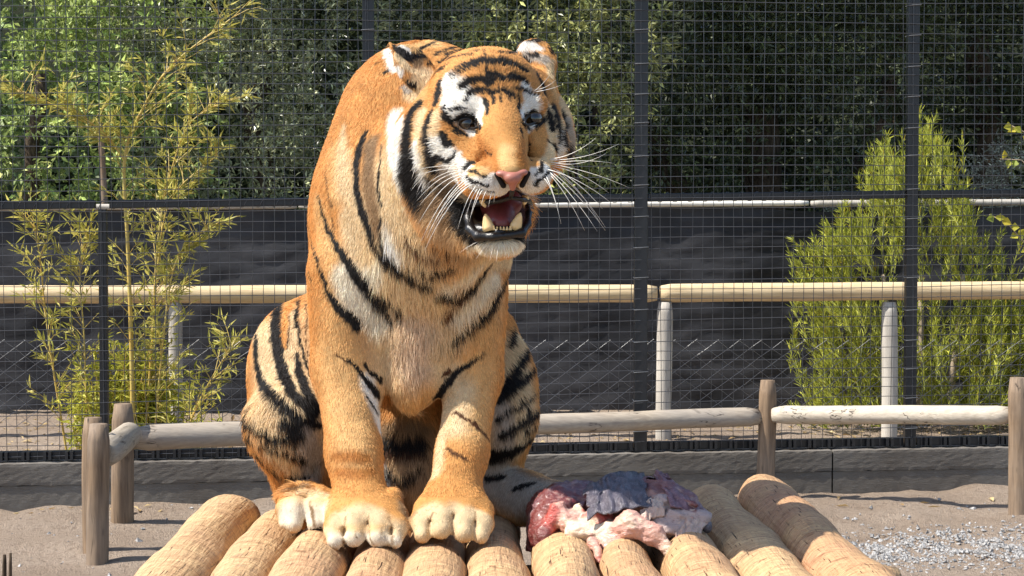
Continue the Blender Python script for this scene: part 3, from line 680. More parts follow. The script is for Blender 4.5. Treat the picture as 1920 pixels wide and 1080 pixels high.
# ------------------------------------------------------------------ the tiger
CELL = 0.004
def build_tiger_body(cell):
    F = Field((-0.78, 3.58, 0.52), (0.26, 5.0, 1.90), cell)
    def cn(a, b, k=.03, sub=False):                       # limb piece: two (px, py, Y, radius px)
        F.cone(PX(*a[:3]), PX(*b[:3]), mpx(a[3], a[2]), mpx(b[3], b[2]), k, sub)
    def el(c, r, R=None, k=.03, sub=False): F.ell(PX(*c), r, R, k, sub)
    # trunk, upright and hunched
    el((795, 250, 4.38), (.225, .22, .235), k=.06)        # withers behind the head
    el((705, 395, 4.33), (.165, .20, .24), k=.07)         # right shoulder blade
    el((860, 455, 4.30), (.115, .17, .21), k=.07)
    el((765, 480, 4.42), (.23, .25, .30), k=.08)          # rib cage
    cn((765, 560, 4.52, 175), (745, 800, 4.70, 165), .10) # belly and loin
    el((745, 720, 4.78), (.27, .20, .24), k=.08)          # rump
    el((780, 600, 4.22), (.115, .12, .15), k=.07)         # brisket
    el((780, 700, 4.20), (.072, .085, .085), k=.05)
    el((765, 850, 4.45), (.12, .14, .16), k=.05)
    # neck and throat
    cn((860, 300, 4.05, 135), (790, 430, 4.28, 165), .07)
    el((800, 435, 4.10), (.115, .11, .12), k=.06)
    el((880, 420, 4.06), (.085, .10, .09), k=.05)
    el((805, 500, 4.14), (.13, .10, .10), k=.06)
    # haunches
    cn((640, 660, 4.66, 118), (548, 790, 4.36, 80), .07)
    el((560, 700, 4.56), (.135, .17, .19), k=.06)
    cn((548, 795, 4.34, 72), (575, 905, 4.45, 55), .05)
    cn((900, 640, 4.66, 70), (925, 770, 4.38, 72), .06)
    el((925, 740, 4.50), (.105, .16, .16), k=.06)
    cn((930, 790, 4.38, 66), (925, 890, 4.46, 46), .05)
    # hind feet
    cn((570, 945, 4.52, 42), (577, 950, 4.14, 42), .04)
    for tx, w in ((536, 14), (556, 22), (598, 23), (622, 14)):
        cn((tx, 932, 4.13, w), (tx - 3, 955, 4.05, w + 1), .014); cn((tx - 3, 955, 4.05, w + 1), (tx - 5, 984, 4.02, w - 6), .012)
    cn((915, 925, 4.42, 50), (985, 935, 4.34, 44), .05); cn((985, 935, 4.34, 44), (1050, 937, 4.27, 34), .04)
    # tail tucked round behind the far haunch
    cn((760, 900, 4.86, 40), (900, 930, 4.76, 30), .03); cn((900, 930, 4.76, 30), (985, 925, 4.62, 26), .03)
    # forelegs
    cn((668, 520, 4.22, 92), (652, 690, 4.20, 66), .05)
    cn((652, 690, 4.20, 62), (663, 850, 4.09, 48), .035)
    cn((663, 850, 4.09, 48), (676, 930, 4.03, 49), .035)
    el((683, 962, 4.00), (.088, .085, .052), k=.035)
    for tx, ty, w in ((632, 975, 20), (668, 968, 22), (712, 968, 23), (744, 975, 18)):
        cn((tx + 3, ty - 10, 3.985, w), (tx - 1, ty + 14, 3.935, w + 1), .024); cn((tx - 1, ty + 14, 3.935, w + 1), (tx - 4, ty + 40, 3.895, w - 4), .020)
    el((739, 945, 4.02), (.022, .03, .04), k=.015)        # dewclaw pad
    cn((872, 560, 4.22, 78), (888, 700, 4.22, 49), .045)
    cn((888, 700, 4.22, 49), (866, 850, 4.12, 45), .035)
    cn((866, 850, 4.12, 45), (852, 920, 4.06, 48), .035)
    el((850, 950, 4.03), (.085, .08, .05), k=.035)
    for tx, ty, w in ((795, 966, 19), (830, 955, 22), (872, 962, 22), (905, 968, 18)):
        cn((tx + 3, ty - 10, 4.015, w), (tx - 1, ty + 14, 3.96, w + 1), .022); cn((tx - 1, ty + 14, 3.96, w + 1), (tx - 3, ty + 38, 3.925, w - 4), .020)
    for x0, x1, y0, Y0 in ((649, 646, 968, 3.945), (691, 689, 965, 3.935), (730, 734, 968, 3.945), (812, 806, 955, 3.97), (852, 850, 952, 3.965), (890, 891, 958, 3.97), (577, 574, 930, 4.09)):
        cn((x0, y0, Y0, 1), (x1, y0 + 28, Y0 - .045, 2.5), .010, True); cn((x1, y0 + 28, Y0 - .045, 2.5), (x1 - 1, y0 + 66, Y0 - .06, 3.5), .010, True)   # clefts between the toes
    # head: turned to its left, lowered
    el((905, 190, 3.95), (.128, .15, .122), HR, k=.05)
    el((922, 165, 3.875), (.10, .085, .085), HR, k=.04)
    el((870, 203, 3.815), (.046, .035, .026), HR, k=.03)
    el((996, 193, 3.85), (.036, .035, .024), HR, k=.03)
    cn((935, 195, 3.82, 42), (957, 300, 3.70, 31), .03)
    el((940, 258, 3.772), (.050, .058, .058), HR, k=.03)
    el((959, 318, 3.678), (.034, .03, .022), HR, k=.02)
    el((917, 336, 3.722), (.054, .05, .041), HR, k=.02)
    el((1000, 330, 3.738), (.042, .05, .040), HR, k=.02)
    el((893, 343, 3.775), (.036, .05, .034), HR, k=.02)
    el((878, 305, 3.815), (.042, .06, .045), HR, k=.03)    # cheek flesh beside the muzzle
    el((1012, 296, 3.83), (.034, .06, .045), HR, k=.03)
    el((990, 255, 3.845), (.040, .045, .045), HR, k=.03)
    el((992, 190, 3.97), (.062, .09, .075), HR, k=.03)
    el((850, 268, 3.875), (.078, .09, .09), HR, k=.04)
    el((1022, 258, 3.925), (.045, .08, .075), HR, k=.03)
    el((806, 300, 3.98), (.062, .075, .14), HR, k=.04)
    el((1046, 248, 4.00), (.034, .06, .072), HR, k=.03)
    cn((855, 385, 3.95, 58), (930, 445, 3.815, 36), .03)
    cn((962, 380, 3.97, 22), (952, 445, 3.82, 28), .025)
    el((938, 456, 3.79), (.046, .040, .023), HR, k=.02)
    cn((850, 385, 3.98, 60), (840, 430, 4.06, 80), .05)
    # open mouth, eye openings, nostrils
    el((936, 407, 3.755), (.060, .105, .041), HR, k=.012, sub=True)
    el((902, 405, 3.80), (.034, .10, .033), HR, k=.012, sub=True)
    el((877, 232, 3.785), (.024, .026, .0118), HR, k=.006, sub=True)
    el((998, 224, 3.815), (.021, .026, .0118), HR, k=.006, sub=True)
    cn((985, 262, 3.79, 3), (990, 300, 3.75, 4), .012, True); cn((903, 290, 3.755, 2), (893, 318, 3.76, 3), .010, True)   # snarl folds beside the nose
    el((978, 280, 3.765), (.012, .02, .020), HR, k=.012); el((1000, 278, 3.80), (.014, .02, .020), HR, k=.012)
    el((934, 340, 3.66), (.008, .02, .010), HR, k=.006, sub=True)
    el((987, 336, 3.672), (.006, .02, .009), HR, k=.006, sub=True)
    # ears laid back
    b, t = PX(800, 150, 3.97), PX(733, 84, 4.02)
    ax_ = (t - b).normalized(); RE = axes(Vector((.35, -.85, .35)), ax_)
    F.ell(b.lerp(t, .30), (.044, .018, .070), RE, .015)
    F.cone(b.lerp(t, .45), t.lerp(b, -.06), .022, .003, .015)
    F.ell(b.lerp(t, .40) + Vector((.016, -.024, .016)), (.032, .020, .062), RE, .008, True)
    RE2 = axes(Vector((.25, -.9, .3)), Vector((.25, .1, 1)))
    F.ell(PX(1005, 102, 4.04), (.045, .014, .040), RE2, .012)
    F.cone(PX(1016, 128, 4.04), PX(1010, 190, 4.0), .028, .042, .03)
    return F
HR = axes((math.sin(.25) * .97, -math.cos(.25) * .97, -.2), (-.06, 0, 1))
TF = build_tiger_body(CELL)
TV, TQ = TF.skin(2)
# ---- face parts
def sdf_part(name, prims, mat, parent, cell, pad=.02, smooth=1, rough=0):
    """a continuous mesh from ('e', centre, radii, R, k[, sub]) and ('c', a, b, r1, r2, k[, sub]) pieces"""
    pts = []
    for p in prims:
        if p[0] == 'e': m = max(p[2]); pts += [np.array(p[1]) - m, np.array(p[1]) + m]
        else: m = max(p[3], p[4]); pts += [np.array(q) + s * m for q in p[1:3] for s in (-1, 1)]
    pts = np.array(pts)
    F = Field(pts.min(0) - pad, pts.max(0) + pad, cell)
    for p in prims:
        (F.ell if p[0] == 'e' else F.cone)(*p[1:])
    V, Q = F.skin(smooth)
    if rough:
        V = V + np.stack([hash_noise(V, 26, s) - .5 for s in (1, 2, 3)], 1) * rough * 1.3 + np.stack([hash_noise(V * [1, 1, 2], 70, s) - .5 for s in (4, 5, 6)], 1) * rough * .35
    return mesh_obj(name, V, Q, mat, parent)

M_EYE = Mat('tiger_eye', .08, .5)
def make_eye(c, r, parent, look):
    v, f = [], []
    nu, nv = 20, 14
    Rm = axes(look, (0, 0, 1))
    for i in range(nv + 1):
        th = math.pi * i / nv
        for j in range(nu):
            a = 2 * math.pi * j / nu
            p = np.array([math.sin(th) * math.cos(a), math.cos(th), math.sin(th) * math.sin(a)])
            v.append(Vector(Rm.T @ p * r) + Vector(c))
    for i in range(nv):
        for j in range(nu): f.append((i * nu + j, i * nu + (j + 1) % nu, (i + 1) * nu + (j + 1) % nu, (i + 1) * nu + j))
    o = mesh_obj('eye', v, f, M_EYE.m, parent)
    at = o.data.color_attributes.new('Col', 'FLOAT_COLOR', 'POINT')
    cols = []
    for i in range(nv + 1):
        c_ = (.004, .003, .002, 1) if i <= 2 else ((.055, .032, .012, 1) if i <= 4 else (.02, .012, .008, 1))
        cols += list(c_) * nu
    at.data.foreach_set('color', cols)
    return o
a_ = M_EYE.n('Attribute', attribute_name='Col'); M_EYE.color(a_.outputs['Color']); M_EYE.b.inputs['Coat Weight'].default_value = .6
M_NOSE = Mat('nose_leather', .45, .4)
nz = M_NOSE.noise(M_NOSE.coord(), 420, 3)
M_NOSE.color(M_NOSE.mix(nz, (.30, .105, .075), (.40, .165, .12))).bump(nz, .4, .001)
M_BLACK = Mat('black_lip', .36, .45); M_BLACK.color((.006, .005, .005)).bump(M_BLACK.noise(M_BLACK.coord(), 160, 3), .5, .003)
M_NOSTRIL = Mat('nostril', .6, .2); M_NOSTRIL.color((.008, .006, .006))
M_TONGUE = Mat('tongue', .35, .4); M_TONGUE.color((.16, .035, .035)).bump(M_TONGUE.noise(M_TONGUE.coord(), 500, 2), .4, .001)
M_TOOTH = Mat('tooth', .3, .5)
tn = M_TOOTH.noise(M_TOOTH.coord(), 60, 3); M_TOOTH.color(M_TOOTH.mix(tn, (.66, .42, .16), (.78, .60, .32)))

def face_parts(T):
    look = Vector((.22, -.95, -.1))
    make_eye(PX(877, 232, 3.806), .0225, T, look)
    make_eye(PX(999, 223, 3.836), .0215, T, look)
    # nose: a broad pink wedge that narrows to the lip
    n = [('e', PX(944, 325, 3.660), (.017, .014, .008), HR, .006), ('e', PX(977, 323, 3.664), (.015, .014, .008), HR, .006),
         ('e', PX(961, 333, 3.654), (.019, .014, .012), HR, .008), ('c', PX(961, 336, 3.656), PX(961, 352, 3.668), .012, .007, .008)]
    sdf_part('nose', n, M_NOSE.m, T, .0018)
    for a, b in (((931, 327, 3.668), (944, 348, 3.674)), ((991, 325, 3.676), (979, 347, 3.678))):
        sdf_part('nostril', [('c', PX(*a), PX(*b), .005, .0065, .006)], M_NOSTRIL.m, T, .002, smooth=1)
    mb = MB(); mb.tube([PX(961, 352, 3.668), PX(960, 362, 3.678), PX(957, 371, 3.694)], [.006, .005, .004], 6); mb.build('lip_cleft', M_BLACK.m, T)
    # black lips round the lower jaw
    lip = [(880, 388, 3.85), (878, 408, 3.815), (882, 430, 3.785), (897, 443, 3.757), (925, 444, 3.745), (955, 441, 3.747), (978, 437, 3.757), (989, 420, 3.785), (991, 400, 3.82), (989, 385, 3.85)]
    prims = [('c', PX(*lip[i]), PX(*lip[i + 1]), r, r2, .008) for i, (r, r2) in enumerate(zip([.007, .009, .011, .011, .009, .008, .009, .008, .007], [.009, .011, .011, .009, .008, .009, .008, .007, .006]))]
    sdf_part('lower_lip', prims, M_BLACK.m, T, .003)
    up = [(878, 384, 3.845), (890, 381, 3.81), (910, 380, 3.775), (935, 377, 3.745), (957, 371, 3.73), (976, 373, 3.745), (989, 376, 3.785), (993, 380, 3.83)]
    mb = MB(); mb.tube([PX(*p) for p in up], [.008, .009, .007, .006, .005, .005, .007, .007], 6); mb.build('upper_lip', M_BLACK.m, T)
    sdf_part('gum', [('c', PX(897, 432, 3.79), PX(935, 438, 3.762), .016, .015, .01), ('c', PX(935, 438, 3.762), PX(978, 430, 3.79), .015, .014, .01)], M_BLACK.m, T, .003)
    sdf_part('mouth_lining', [('e', PX(935, 400, 3.93), (.085, .03, .06), HR, .01)], M_BLACK.m, T, .004)
    sdf_part('tongue', [('c', PX(938, 420, 3.785), PX(938, 395, 3.88), .026, .040, .01), ('c', PX(925, 385, 3.86), PX(955, 380, 3.86), .03, .03, .01)], M_TONGUE.m, T, .004)
    def tooth(a, b, r):
        mb = MB(); A, B = PX(*a), PX(*b); m = A.lerp(B, .5) + Vector((0, .003, 0))
        mb.tube([A, A.lerp(m, .5), m, m.lerp(B, .6), B], [r, r * 1.02, r * .82, r * .5, r * .12], 9); mb.build('tooth', M_TOOTH.m, T)
    tooth((917, 433, 3.757), (910, 401, 3.752), .0135); tooth((965, 431, 3.765), (976, 399, 3.756), .0135)
    tooth((905, 374, 3.775), (910, 389, 3.767), .0085); tooth((986, 368, 3.778), (983, 384, 3.767), .0085)
    for i in range(6):
        x = 926 + i * 6.2; tooth((x, 432, 3.750), (x, 424.5 - (i in (0, 5)) * 1.5, 3.748), .0034)
# ---- coat markings, plus shade painted in toe clefts, skin folds, ear hollow and the far hind foot: brush strokes kept as points in space with a width
COATS = dict(v=(.76, .67, .52), o=(.58, .285, .088), d=(.44, .18, .045), p=(.66, .40, .165), c=(.68, .51, .30), w=(.82, .77, .68), g=(.42, .36, .29), n=(.26, .16, .08), s=(.16, .15, .145),
             k=(.012, .010, .009), b=(.09, .035, .014), m=(.05, .012, .012), t=(.50, .34, .19), r=(.67, .49, .33))
VIEWS = dict(A=(680, 40, 2.454), B=(780, 100, 5.4), C=(780, 270, 4.8), D=(440, 420, 2.25), E=(440, 760, 3.0968), G=(540, 60, 2.7), H=(700, 40, 6.75),
             I=(940, 50, 8.306), J=(440, 540, 4.5), K=(440, 740, 3.857), L=(860, 540, 2.35), M=(550, 380, 4.5), R=(0, 0, 1))
STROKES = '''
R c .8 715,330,90 725,430,120 760,520,150 780,620,160 780,700,140
R c .8 905,470,60 900,560,80 880,620,60
R c .8 800,280,60 815,340,70 860,400,80
R c .8 520,620,80 520,720,110 560,800,110
R c .8 960,650,50 970,740,70 950,820,70
R c .7 560,960,60 600,970,50
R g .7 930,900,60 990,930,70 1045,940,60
R t .8 760,860,90 770,930,80
R c .6 640,1000,40 690,1000,40 750,1002,40
R c .6 790,990,40 850,990,40 910,995,40
R c .6 1050,230,20 1060,280,24 1050,320,20
R p .8 640,560,60 630,660,60 640,760,60
R p .8 910,600,50 900,700,50 880,800,50
M p .8 200,-60,60 220,100,150 300,400,150 400,700,150 500,900,140
G p .6 250,600,110 260,800,110
G c .8 285,470,14 275,560,40 290,760,100 350,900,110 420,1040,120
G n .5 430,560,90 410,700,100 420,850,90 450,980,70
G w .4 545,420,60 520,560,70 540,720,90 560,860,110 570,1000,120
M c .5 470,150,170 520,330,170 650,500,180 760,620,150
M v .5 720,500,100 700,620,110 640,560,80
M v .7 400,620,120 470,760,130 590,860,140 680,900,100
M w .4 830,180,120 820,330,100 900,420,60
M t .5 900,100,140 1000,250,150 1150,350,140
M c .5 950,480,90 1050,560,80
D c .5 760,250,200 750,400,260 740,560,270 740,700,230
D r .9 760,420,120 760,560,130 770,680,110
D p .6 740,745,160 800,740,120
D v .7 480,220,90 520,330,90 600,390,80
D v .6 900,240,60 960,220,60 1020,180,60
D v .7 940,370,60 1030,300,80 1100,230,60
D p .6 1040,500,120 990,650,140 980,800,140
D c .7 960,700,80 930,850,80
D p .7 480,600,120 500,800,130 500,950,130
D c .6 880,520,90 900,640,80
D w .5 560,660,50 600,800,50 630,960,50 640,1060,50
D c .5 900,760,50 870,900,50 850,1040,60
A p .6 200,130,80 330,90,60
A o .5 330,200,120 480,140,120 700,140,120
A c .5 280,240,60 230,330,70
A p .5 290,320,70 250,400,40
A w .3 395,280,70 430,340,130 450,395,120 520,410,100
A w .3 545,465,28 545,470,28
A w .3 430,475,24 470,508,26 510,515,24
A w .35 745,300,40 765,350,60 780,400,60
A w .35 760,490,30 800,480,22
A w .35 740,400,36 735,440,30
A c .3 270,440,70 262,520,80 262,570,80
A w .3 262,590,84 282,660,90 300,700,70
A w .3 345,530,50 355,595,80 410,620,70
A w .4 400,670,60 430,730,60
A g .5 380,700,60 400,770,70
A c .4 340,440,50 345,500,50
A c .5 850,400,40 870,480,50 870,600,60 840,660,50
A c .5 900,290,60 930,400,70 950,520,80 945,640,70
A g .5 900,700,80 870,780,80 800,830,60
A g .4 795,850,50 798,920,50 790,990,44
A c .5 740,1080,80 600,1090,90
A p .5 860,250,60 880,330,60
A w .4 905,500,30 905,600,30
A g .5 940,470,50 955,560,60 945,620,60
A o .4 395,500,60 440,520,60 460,560,60
A o .4 640,330,110 640,450,140 650,560,200 640,650,220
A d .7 540,560,60 580,640,80 620,700,80
A d .7 740,560,40 730,640,50
A p .7 660,600,60 670,670,60
A o .4 820,520,60 800,600,60
A w .3 450,650,40 475,700,70 540,755,80 620,778,60 690,785,50
A w .3 600,740,60 620,720,40
A p .5 500,690,40 560,690,40
A w .3 730,785,44 790,750,80 845,695,70
A w .4 785,690,34 780,720,34
A v .4 500,1015,50 600,1040,70 720,1035,60 740,1015,50
A t .5 420,860,80 380,960,120 470,1040,80
A n .5 300,800,80 400,800,80 420,880,60
A w .4 170,470,80 150,600,100 200,700,90
A c .5 140,740,110 150,880,130 230,980,130
K c .5 650,1000,60 780,960,60
E v .8 560,800,70 690,790,70 810,790,70 950,800,60
E p .6 620,690,60 720,680,70 830,680,70
E c .6 600,660,80 720,630,110 830,640,90
E v .6 320,640,110 420,660,110 510,650,110
E c .5 400,520,90 510,520,90
E c .5 1110,620,110 1230,640,110 1350,640,110 1440,660,90
J c .5 150,250,110 200,350,150 250,550,170 300,750,170 480,950,170
J p .5 130,200,60 110,400,50 110,700,60
J o .4 450,170,70 430,320,80 420,480,60
J c .5 500,200,40 490,500,60 520,800,60
K c .5 200,130,120 320,220,120 330,320,80
K c .5 260,380,80 360,450,90 430,510,80
K g .5 480,230,120 560,420,140 560,560,120 480,620,70
K o .45 80,200,50 110,330,50 150,450,60 220,600,60 310,680,50
L c .5 260,150,60 250,300,80 270,450,90 280,560,100 250,700,90
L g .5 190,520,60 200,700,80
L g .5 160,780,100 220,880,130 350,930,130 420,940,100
E t .5 930,290,90 1040,290,90
E n .6 880,100,60 980,90,80 1090,110,60
E n .5 960,460,80 980,560,80 1000,640,80
A k .2 505,190,24 570,185,34 640,188,36 700,202,24 755,232,16
A k .25 400,255,7 450,218,12 515,192,18
H k .25 780,425,20 900,350,26 1080,300,28 1340,275,24
H k .25 830,505,14 960,460,28 1120,435,30 1260,425,18
H k .3 870,470,10 1030,370,20 1200,345,24 1340,345,18
H k .25 975,660,18 1060,570,24 1180,525,26 1330,520,26
H k .3 1010,715,20 1150,630,26 1320,565,30
H k .3 1250,370,18 1345,375,22
A k .3 330,150,8 400,122,10 480,103,8 540,98,6
A k .3 350,187,8 430,162,10 500,155,8
A k .3 380,150,6 440,130,7 520,120,6
A k .3 580,120,8 640,118,8
A k .3 630,145,8 700,152,10 775,185,8
A k .3 600,95,6 680,100,7
A k .3 545,90,5 566,150,7 570,230,6
A k .3 330,250,12 360,215,10 400,195,6
A k .2 460,298,22 500,280,32 548,266,22
A k .2 605,238,12 640,265,26 700,260,28 757,285,14
A k .2 585,245,24 586,275,42
A k .25 478,365,14 492,335,20 530,318,22 570,320,20 612,330,22
A k .25 558,355,10 572,395,18 572,430,12
A k .3 600,345,14 605,380,9
A k .25 650,318,14 690,345,18
A k .3 625,280,5 635,370,6
A k .3 668,345,10 680,370,8
A k .25 712,340,10 722,390,14 718,420,10
A k .3 700,310,8 745,320,14 800,345,10
A k .2 358,285,30 350,330,44 342,375,40
A k .3 404,406,8 440,402,14 475,400,6
A k .2 378,395,18 380,440,28 410,465,16
A k .25 405,470,8 445,500,10 480,520,8
A k .3 420,505,12 445,515,10
A k .2 312,430,38 297,480,34 300,540,28 318,620,30 335,680,40
A k .2 372,520,20 385,555,32 415,572,16
A k .2 265,380,34 220,425,46 212,500,56 222,580,56 235,650,70 245,720,80 290,770,70
A k .3 310,690,20 340,720,26 375,742,18
A k .3 430,600,8 400,640,16 340,630,24
A k .3 475,675,14 500,650,18 520,655,10
A k .35 470,680,7 520,690,10 565,712,8
A k .35 472,715,8 510,738,12 575,760,10
A k .35 500,775,5 600,785,5
A k .3 570,605,8 595,612,8
A k .25 800,235,14 820,290,24 842,350,26
A k .25 915,420,20 930,480,26 925,540,20
A k .25 876,388,22 890,430,28 900,490,22 905,560,14
A k .25 845,395,12 862,450,22 868,500,22
A k .25 835,455,16 800,490,14
A k .3 850,545,10 890,590,22
A k .35 925,540,30 935,600,46
A k .3 830,640,10 815,690,16 795,710,8
A k .3 862,685,9 825,725,10 785,752,8
A k .3 768,570,6 760,610,6 775,640,6
A k .3 730,500,14 735,530,10
A k .2 428,462,10 455,436,14 495,430,15 530,458,14 540,495,12
A k .2 540,500,12 520,512,9
A k .2 738,470,14 745,430,13 785,412,14 822,440,12
A k .2 738,476,12 752,496,12
A k .25 752,480,13 768,500,12
A m .3 560,850,120 640,870,150 700,880,120
A k .3 470,860,40 465,930,40 500,1000,30 620,990,36 740,985,30 760,900,40 770,850,36
A k .3 440,830,30 455,900,50
H w .4 160,220,40 190,380,80 240,540,100 330,640,90
H c .4 300,420,60 420,560,70 560,640,60
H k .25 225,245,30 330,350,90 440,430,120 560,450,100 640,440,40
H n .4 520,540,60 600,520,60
H w .4 330,300,26 450,355,26
H k .4 420,760,30 510,810,50
H g .4 390,830,60 440,880,60
H k .5 560,360,40 680,300,50 790,250,30
H b .5 20,540,30 60,520,30
H k .4 130,650,24 200,620,30
H k .3 700,510,40 720,530,30
H k .3 790,620,30 900,600,30
I g .4 350,400,60 540,470,110 680,500,110
I k .3 350,230,30 480,205,50 620,200,80 740,270,90 780,380,70
I k .4 420,400,40 560,440,60
I w .3 280,340,40 380,280,110 500,300,120 610,330,70
I c .4 800,520,50 760,620,110 720,740,110
I p .4 780,850,120 800,980,120
I k .3 30,415,30 200,420,40 330,470,36 450,540,24
G k .3 395,505,16 365,580,28 348,680,34 352,800,36 375,900,38 410,1000,38 450,1060,38
G k .4 480,560,8 462,700,16 458,800,16 475,880,10
G b .5 190,700,6 200,800,8 225,900,8
M k .3 560,10,36 590,120,40 640,230,52 720,350,62 800,430,90 900,510,76 1000,590,60 1090,650,62 1150,640,44
M k .4 740,130,24 730,200,30 760,300,24
M k .3 215,-60,14 240,60,22 290,210,28 350,330,34 420,440,42 490,560,60 580,660,90 670,750,86 740,820,56 800,890,40 835,970,18
M k .3 740,760,60 830,800,46 885,850,34 910,910,18
M k .3 110,80,5 140,240,10 185,420,16 240,600,22 290,750,28 360,860,44 450,945,62 540,1030,64
M b .4 310,100,12 350,220,12
M k .35 85,500,10 125,580,12 155,660,8
M k .35 92,620,8 105,750,9 112,900,8 118,1050,8
M k .35 60,790,14 40,900,24 30,1040,30
M k .35 1060,500,20 1110,545,36 1180,550,38 1260,510,34 1350,470,30
M b .5 980,300,40 1090,390,44 1200,420,30 1330,370,30
M b .5 1180,320,24 1330,300,30
M k .3 1205,745,30 1350,748,38
D k .3 855,278,18 940,282,28 1000,250,38 1050,205,38 1085,165,20
D b .35 890,380,18 905,345,26 940,305,24 990,275,14
D k .3 920,470,10 985,425,20 1050,385,32 1095,340,26 1135,260,14 1157,190,10
D b .4 910,545,10 940,520,12
D k .35 855,725,26 885,690,28 930,630,20 990,585,16 1050,545,10
D b .4 880,640,16 900,620,16
D k .3 478,570,8 530,620,12 570,680,20 603,715,30
D k .35 550,595,8 585,635,14 615,660,12
D k .4 558,728,6 600,795,8
D b .5 930,795,10 1000,830,14 1045,875,14 1075,915,10
D b .5 895,945,8 940,975,14 985,995,10
D b .5 420,540,5 470,580,8
K d .7 720,440,50 850,445,70 960,460,50
E d .6 600,390,40 720,400,50 800,380,40
J k .3 540,60,16 450,95,50 370,170,70 345,280,76 345,420,76 375,580,66 420,740,74 480,870,60 560,950,62 660,1050,70
J k .35 190,360,16 178,470,60 185,620,52 215,760,56 290,870,56 410,950,48 540,1060,54
J k .35 530,560,24 545,680,50 580,820,66 630,930,72 690,1020,60
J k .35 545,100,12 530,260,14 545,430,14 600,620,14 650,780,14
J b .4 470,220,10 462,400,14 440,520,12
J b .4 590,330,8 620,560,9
J k .35 65,940,24 90,990,28 130,1060,28
J b .5 100,700,10 125,880,10
K k .3 55,60,20 100,150,34 170,220,34 250,265,54 330,275,56 410,285,30
K k .35 360,170,50 430,200,70 440,270,80 430,310,40
K k .35 170,310,16 260,345,24 350,385,40 440,410,46 520,465,34
K k .35 70,180,16 130,200,26
K k .3 75,270,40 130,290,40
K k .35 100,400,50 160,440,46 180,500,40
K k .35 140,480,24 190,560,20
K k .35 230,560,30 250,620,40 240,680,22
K k .4 370,565,30 420,565,44 530,575,22
K k .4 300,30,40 420,110,46 530,180,50 610,220,40
K n .5 280,500,20 320,600,20
K n .5 410,690,20 500,650,30
L k .3 232,165,14 222,215,22 212,250,14
L k .3 292,170,14 303,230,26 280,300,30 240,370,28 190,440,32
L k .3 328,310,14 310,360,22 250,420,30 175,490,34
L k .4 350,430,8 300,480,12 240,520,12 170,580,14
L k .3 360,510,16 320,560,28 250,600,34 190,650,28
L k .3 330,640,24 290,680,46 220,720,58 140,740,60
L k .4 345,590,8 300,630,14
L k .35 125,835,24 200,830,18
L k .4 245,890,10 290,868,16 335,858,8
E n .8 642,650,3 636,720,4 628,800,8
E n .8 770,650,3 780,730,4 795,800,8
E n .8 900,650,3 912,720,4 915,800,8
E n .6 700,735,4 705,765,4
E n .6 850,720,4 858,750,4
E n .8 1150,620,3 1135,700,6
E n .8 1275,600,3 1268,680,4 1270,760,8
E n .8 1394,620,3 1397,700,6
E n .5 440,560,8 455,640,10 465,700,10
E k .4 340,745,20 420,740,26 500,720,16
E k .4 870,190,70 960,215,90 1060,195,80
E k .4 890,370,36 975,390,44 1070,350,34
E b .5 860,250,30 1090,260,30
'''
GROW = {**{c: (1.25, 3.0) for c in 'odpcwgntrsmv'}, 'k': (1.3, 2.6), 'b': (1.2, 1.2)}
def parse_strokes():
    out = []
    for ln in STROKES.strip().splitlines():
        q = ln.split(); ox, oy, s = VIEWS[q[0]]
        pts = [tuple(float(v) for v in p.split(',')) for p in q[3:]]
        out.append((q[1], float(q[2]) * (1 if q[1] in 'kbm' else (1.4 if q[0] in 'AHI' else 2.1)), [(ox + x / s, oy + y / s, (w / s * GROW[q[1]][0] + GROW[q[1]][1]) / 2) for x, y, w in pts]))
    return out

def lay_strokes(bvh, eye):
    laid = []
    for col, soft, pts in parse_strokes():
        P, N, W = [], [], []
        for i in range(len(pts) - 1):
            a, b = pts[i], pts[i + 1]
            n = max(2, int(math.hypot(a[0] - b[0], a[1] - b[1]) / 2.0))
            for t in np.linspace(0, 1, n, endpoint=(i == len(pts) - 2)):
                x, y, w = (a[j] + (b[j] - a[j]) * t for j in range(3))
                far = PX(x, y, 4.3); d = (far - eye).normalized()
                loc, nor, _, dist = bvh.ray_cast(eye, d)
                if loc is None:
                    loc, nor, _, dist = bvh.find_nearest(far)
                    if dist > .04: continue
                P.append(loc); N.append(nor); W.append(mpx(w, loc.y))
        if P: laid.append((np.array(COATS[col]), soft, np.array(P), np.array(N), np.array(W)))
    return laid

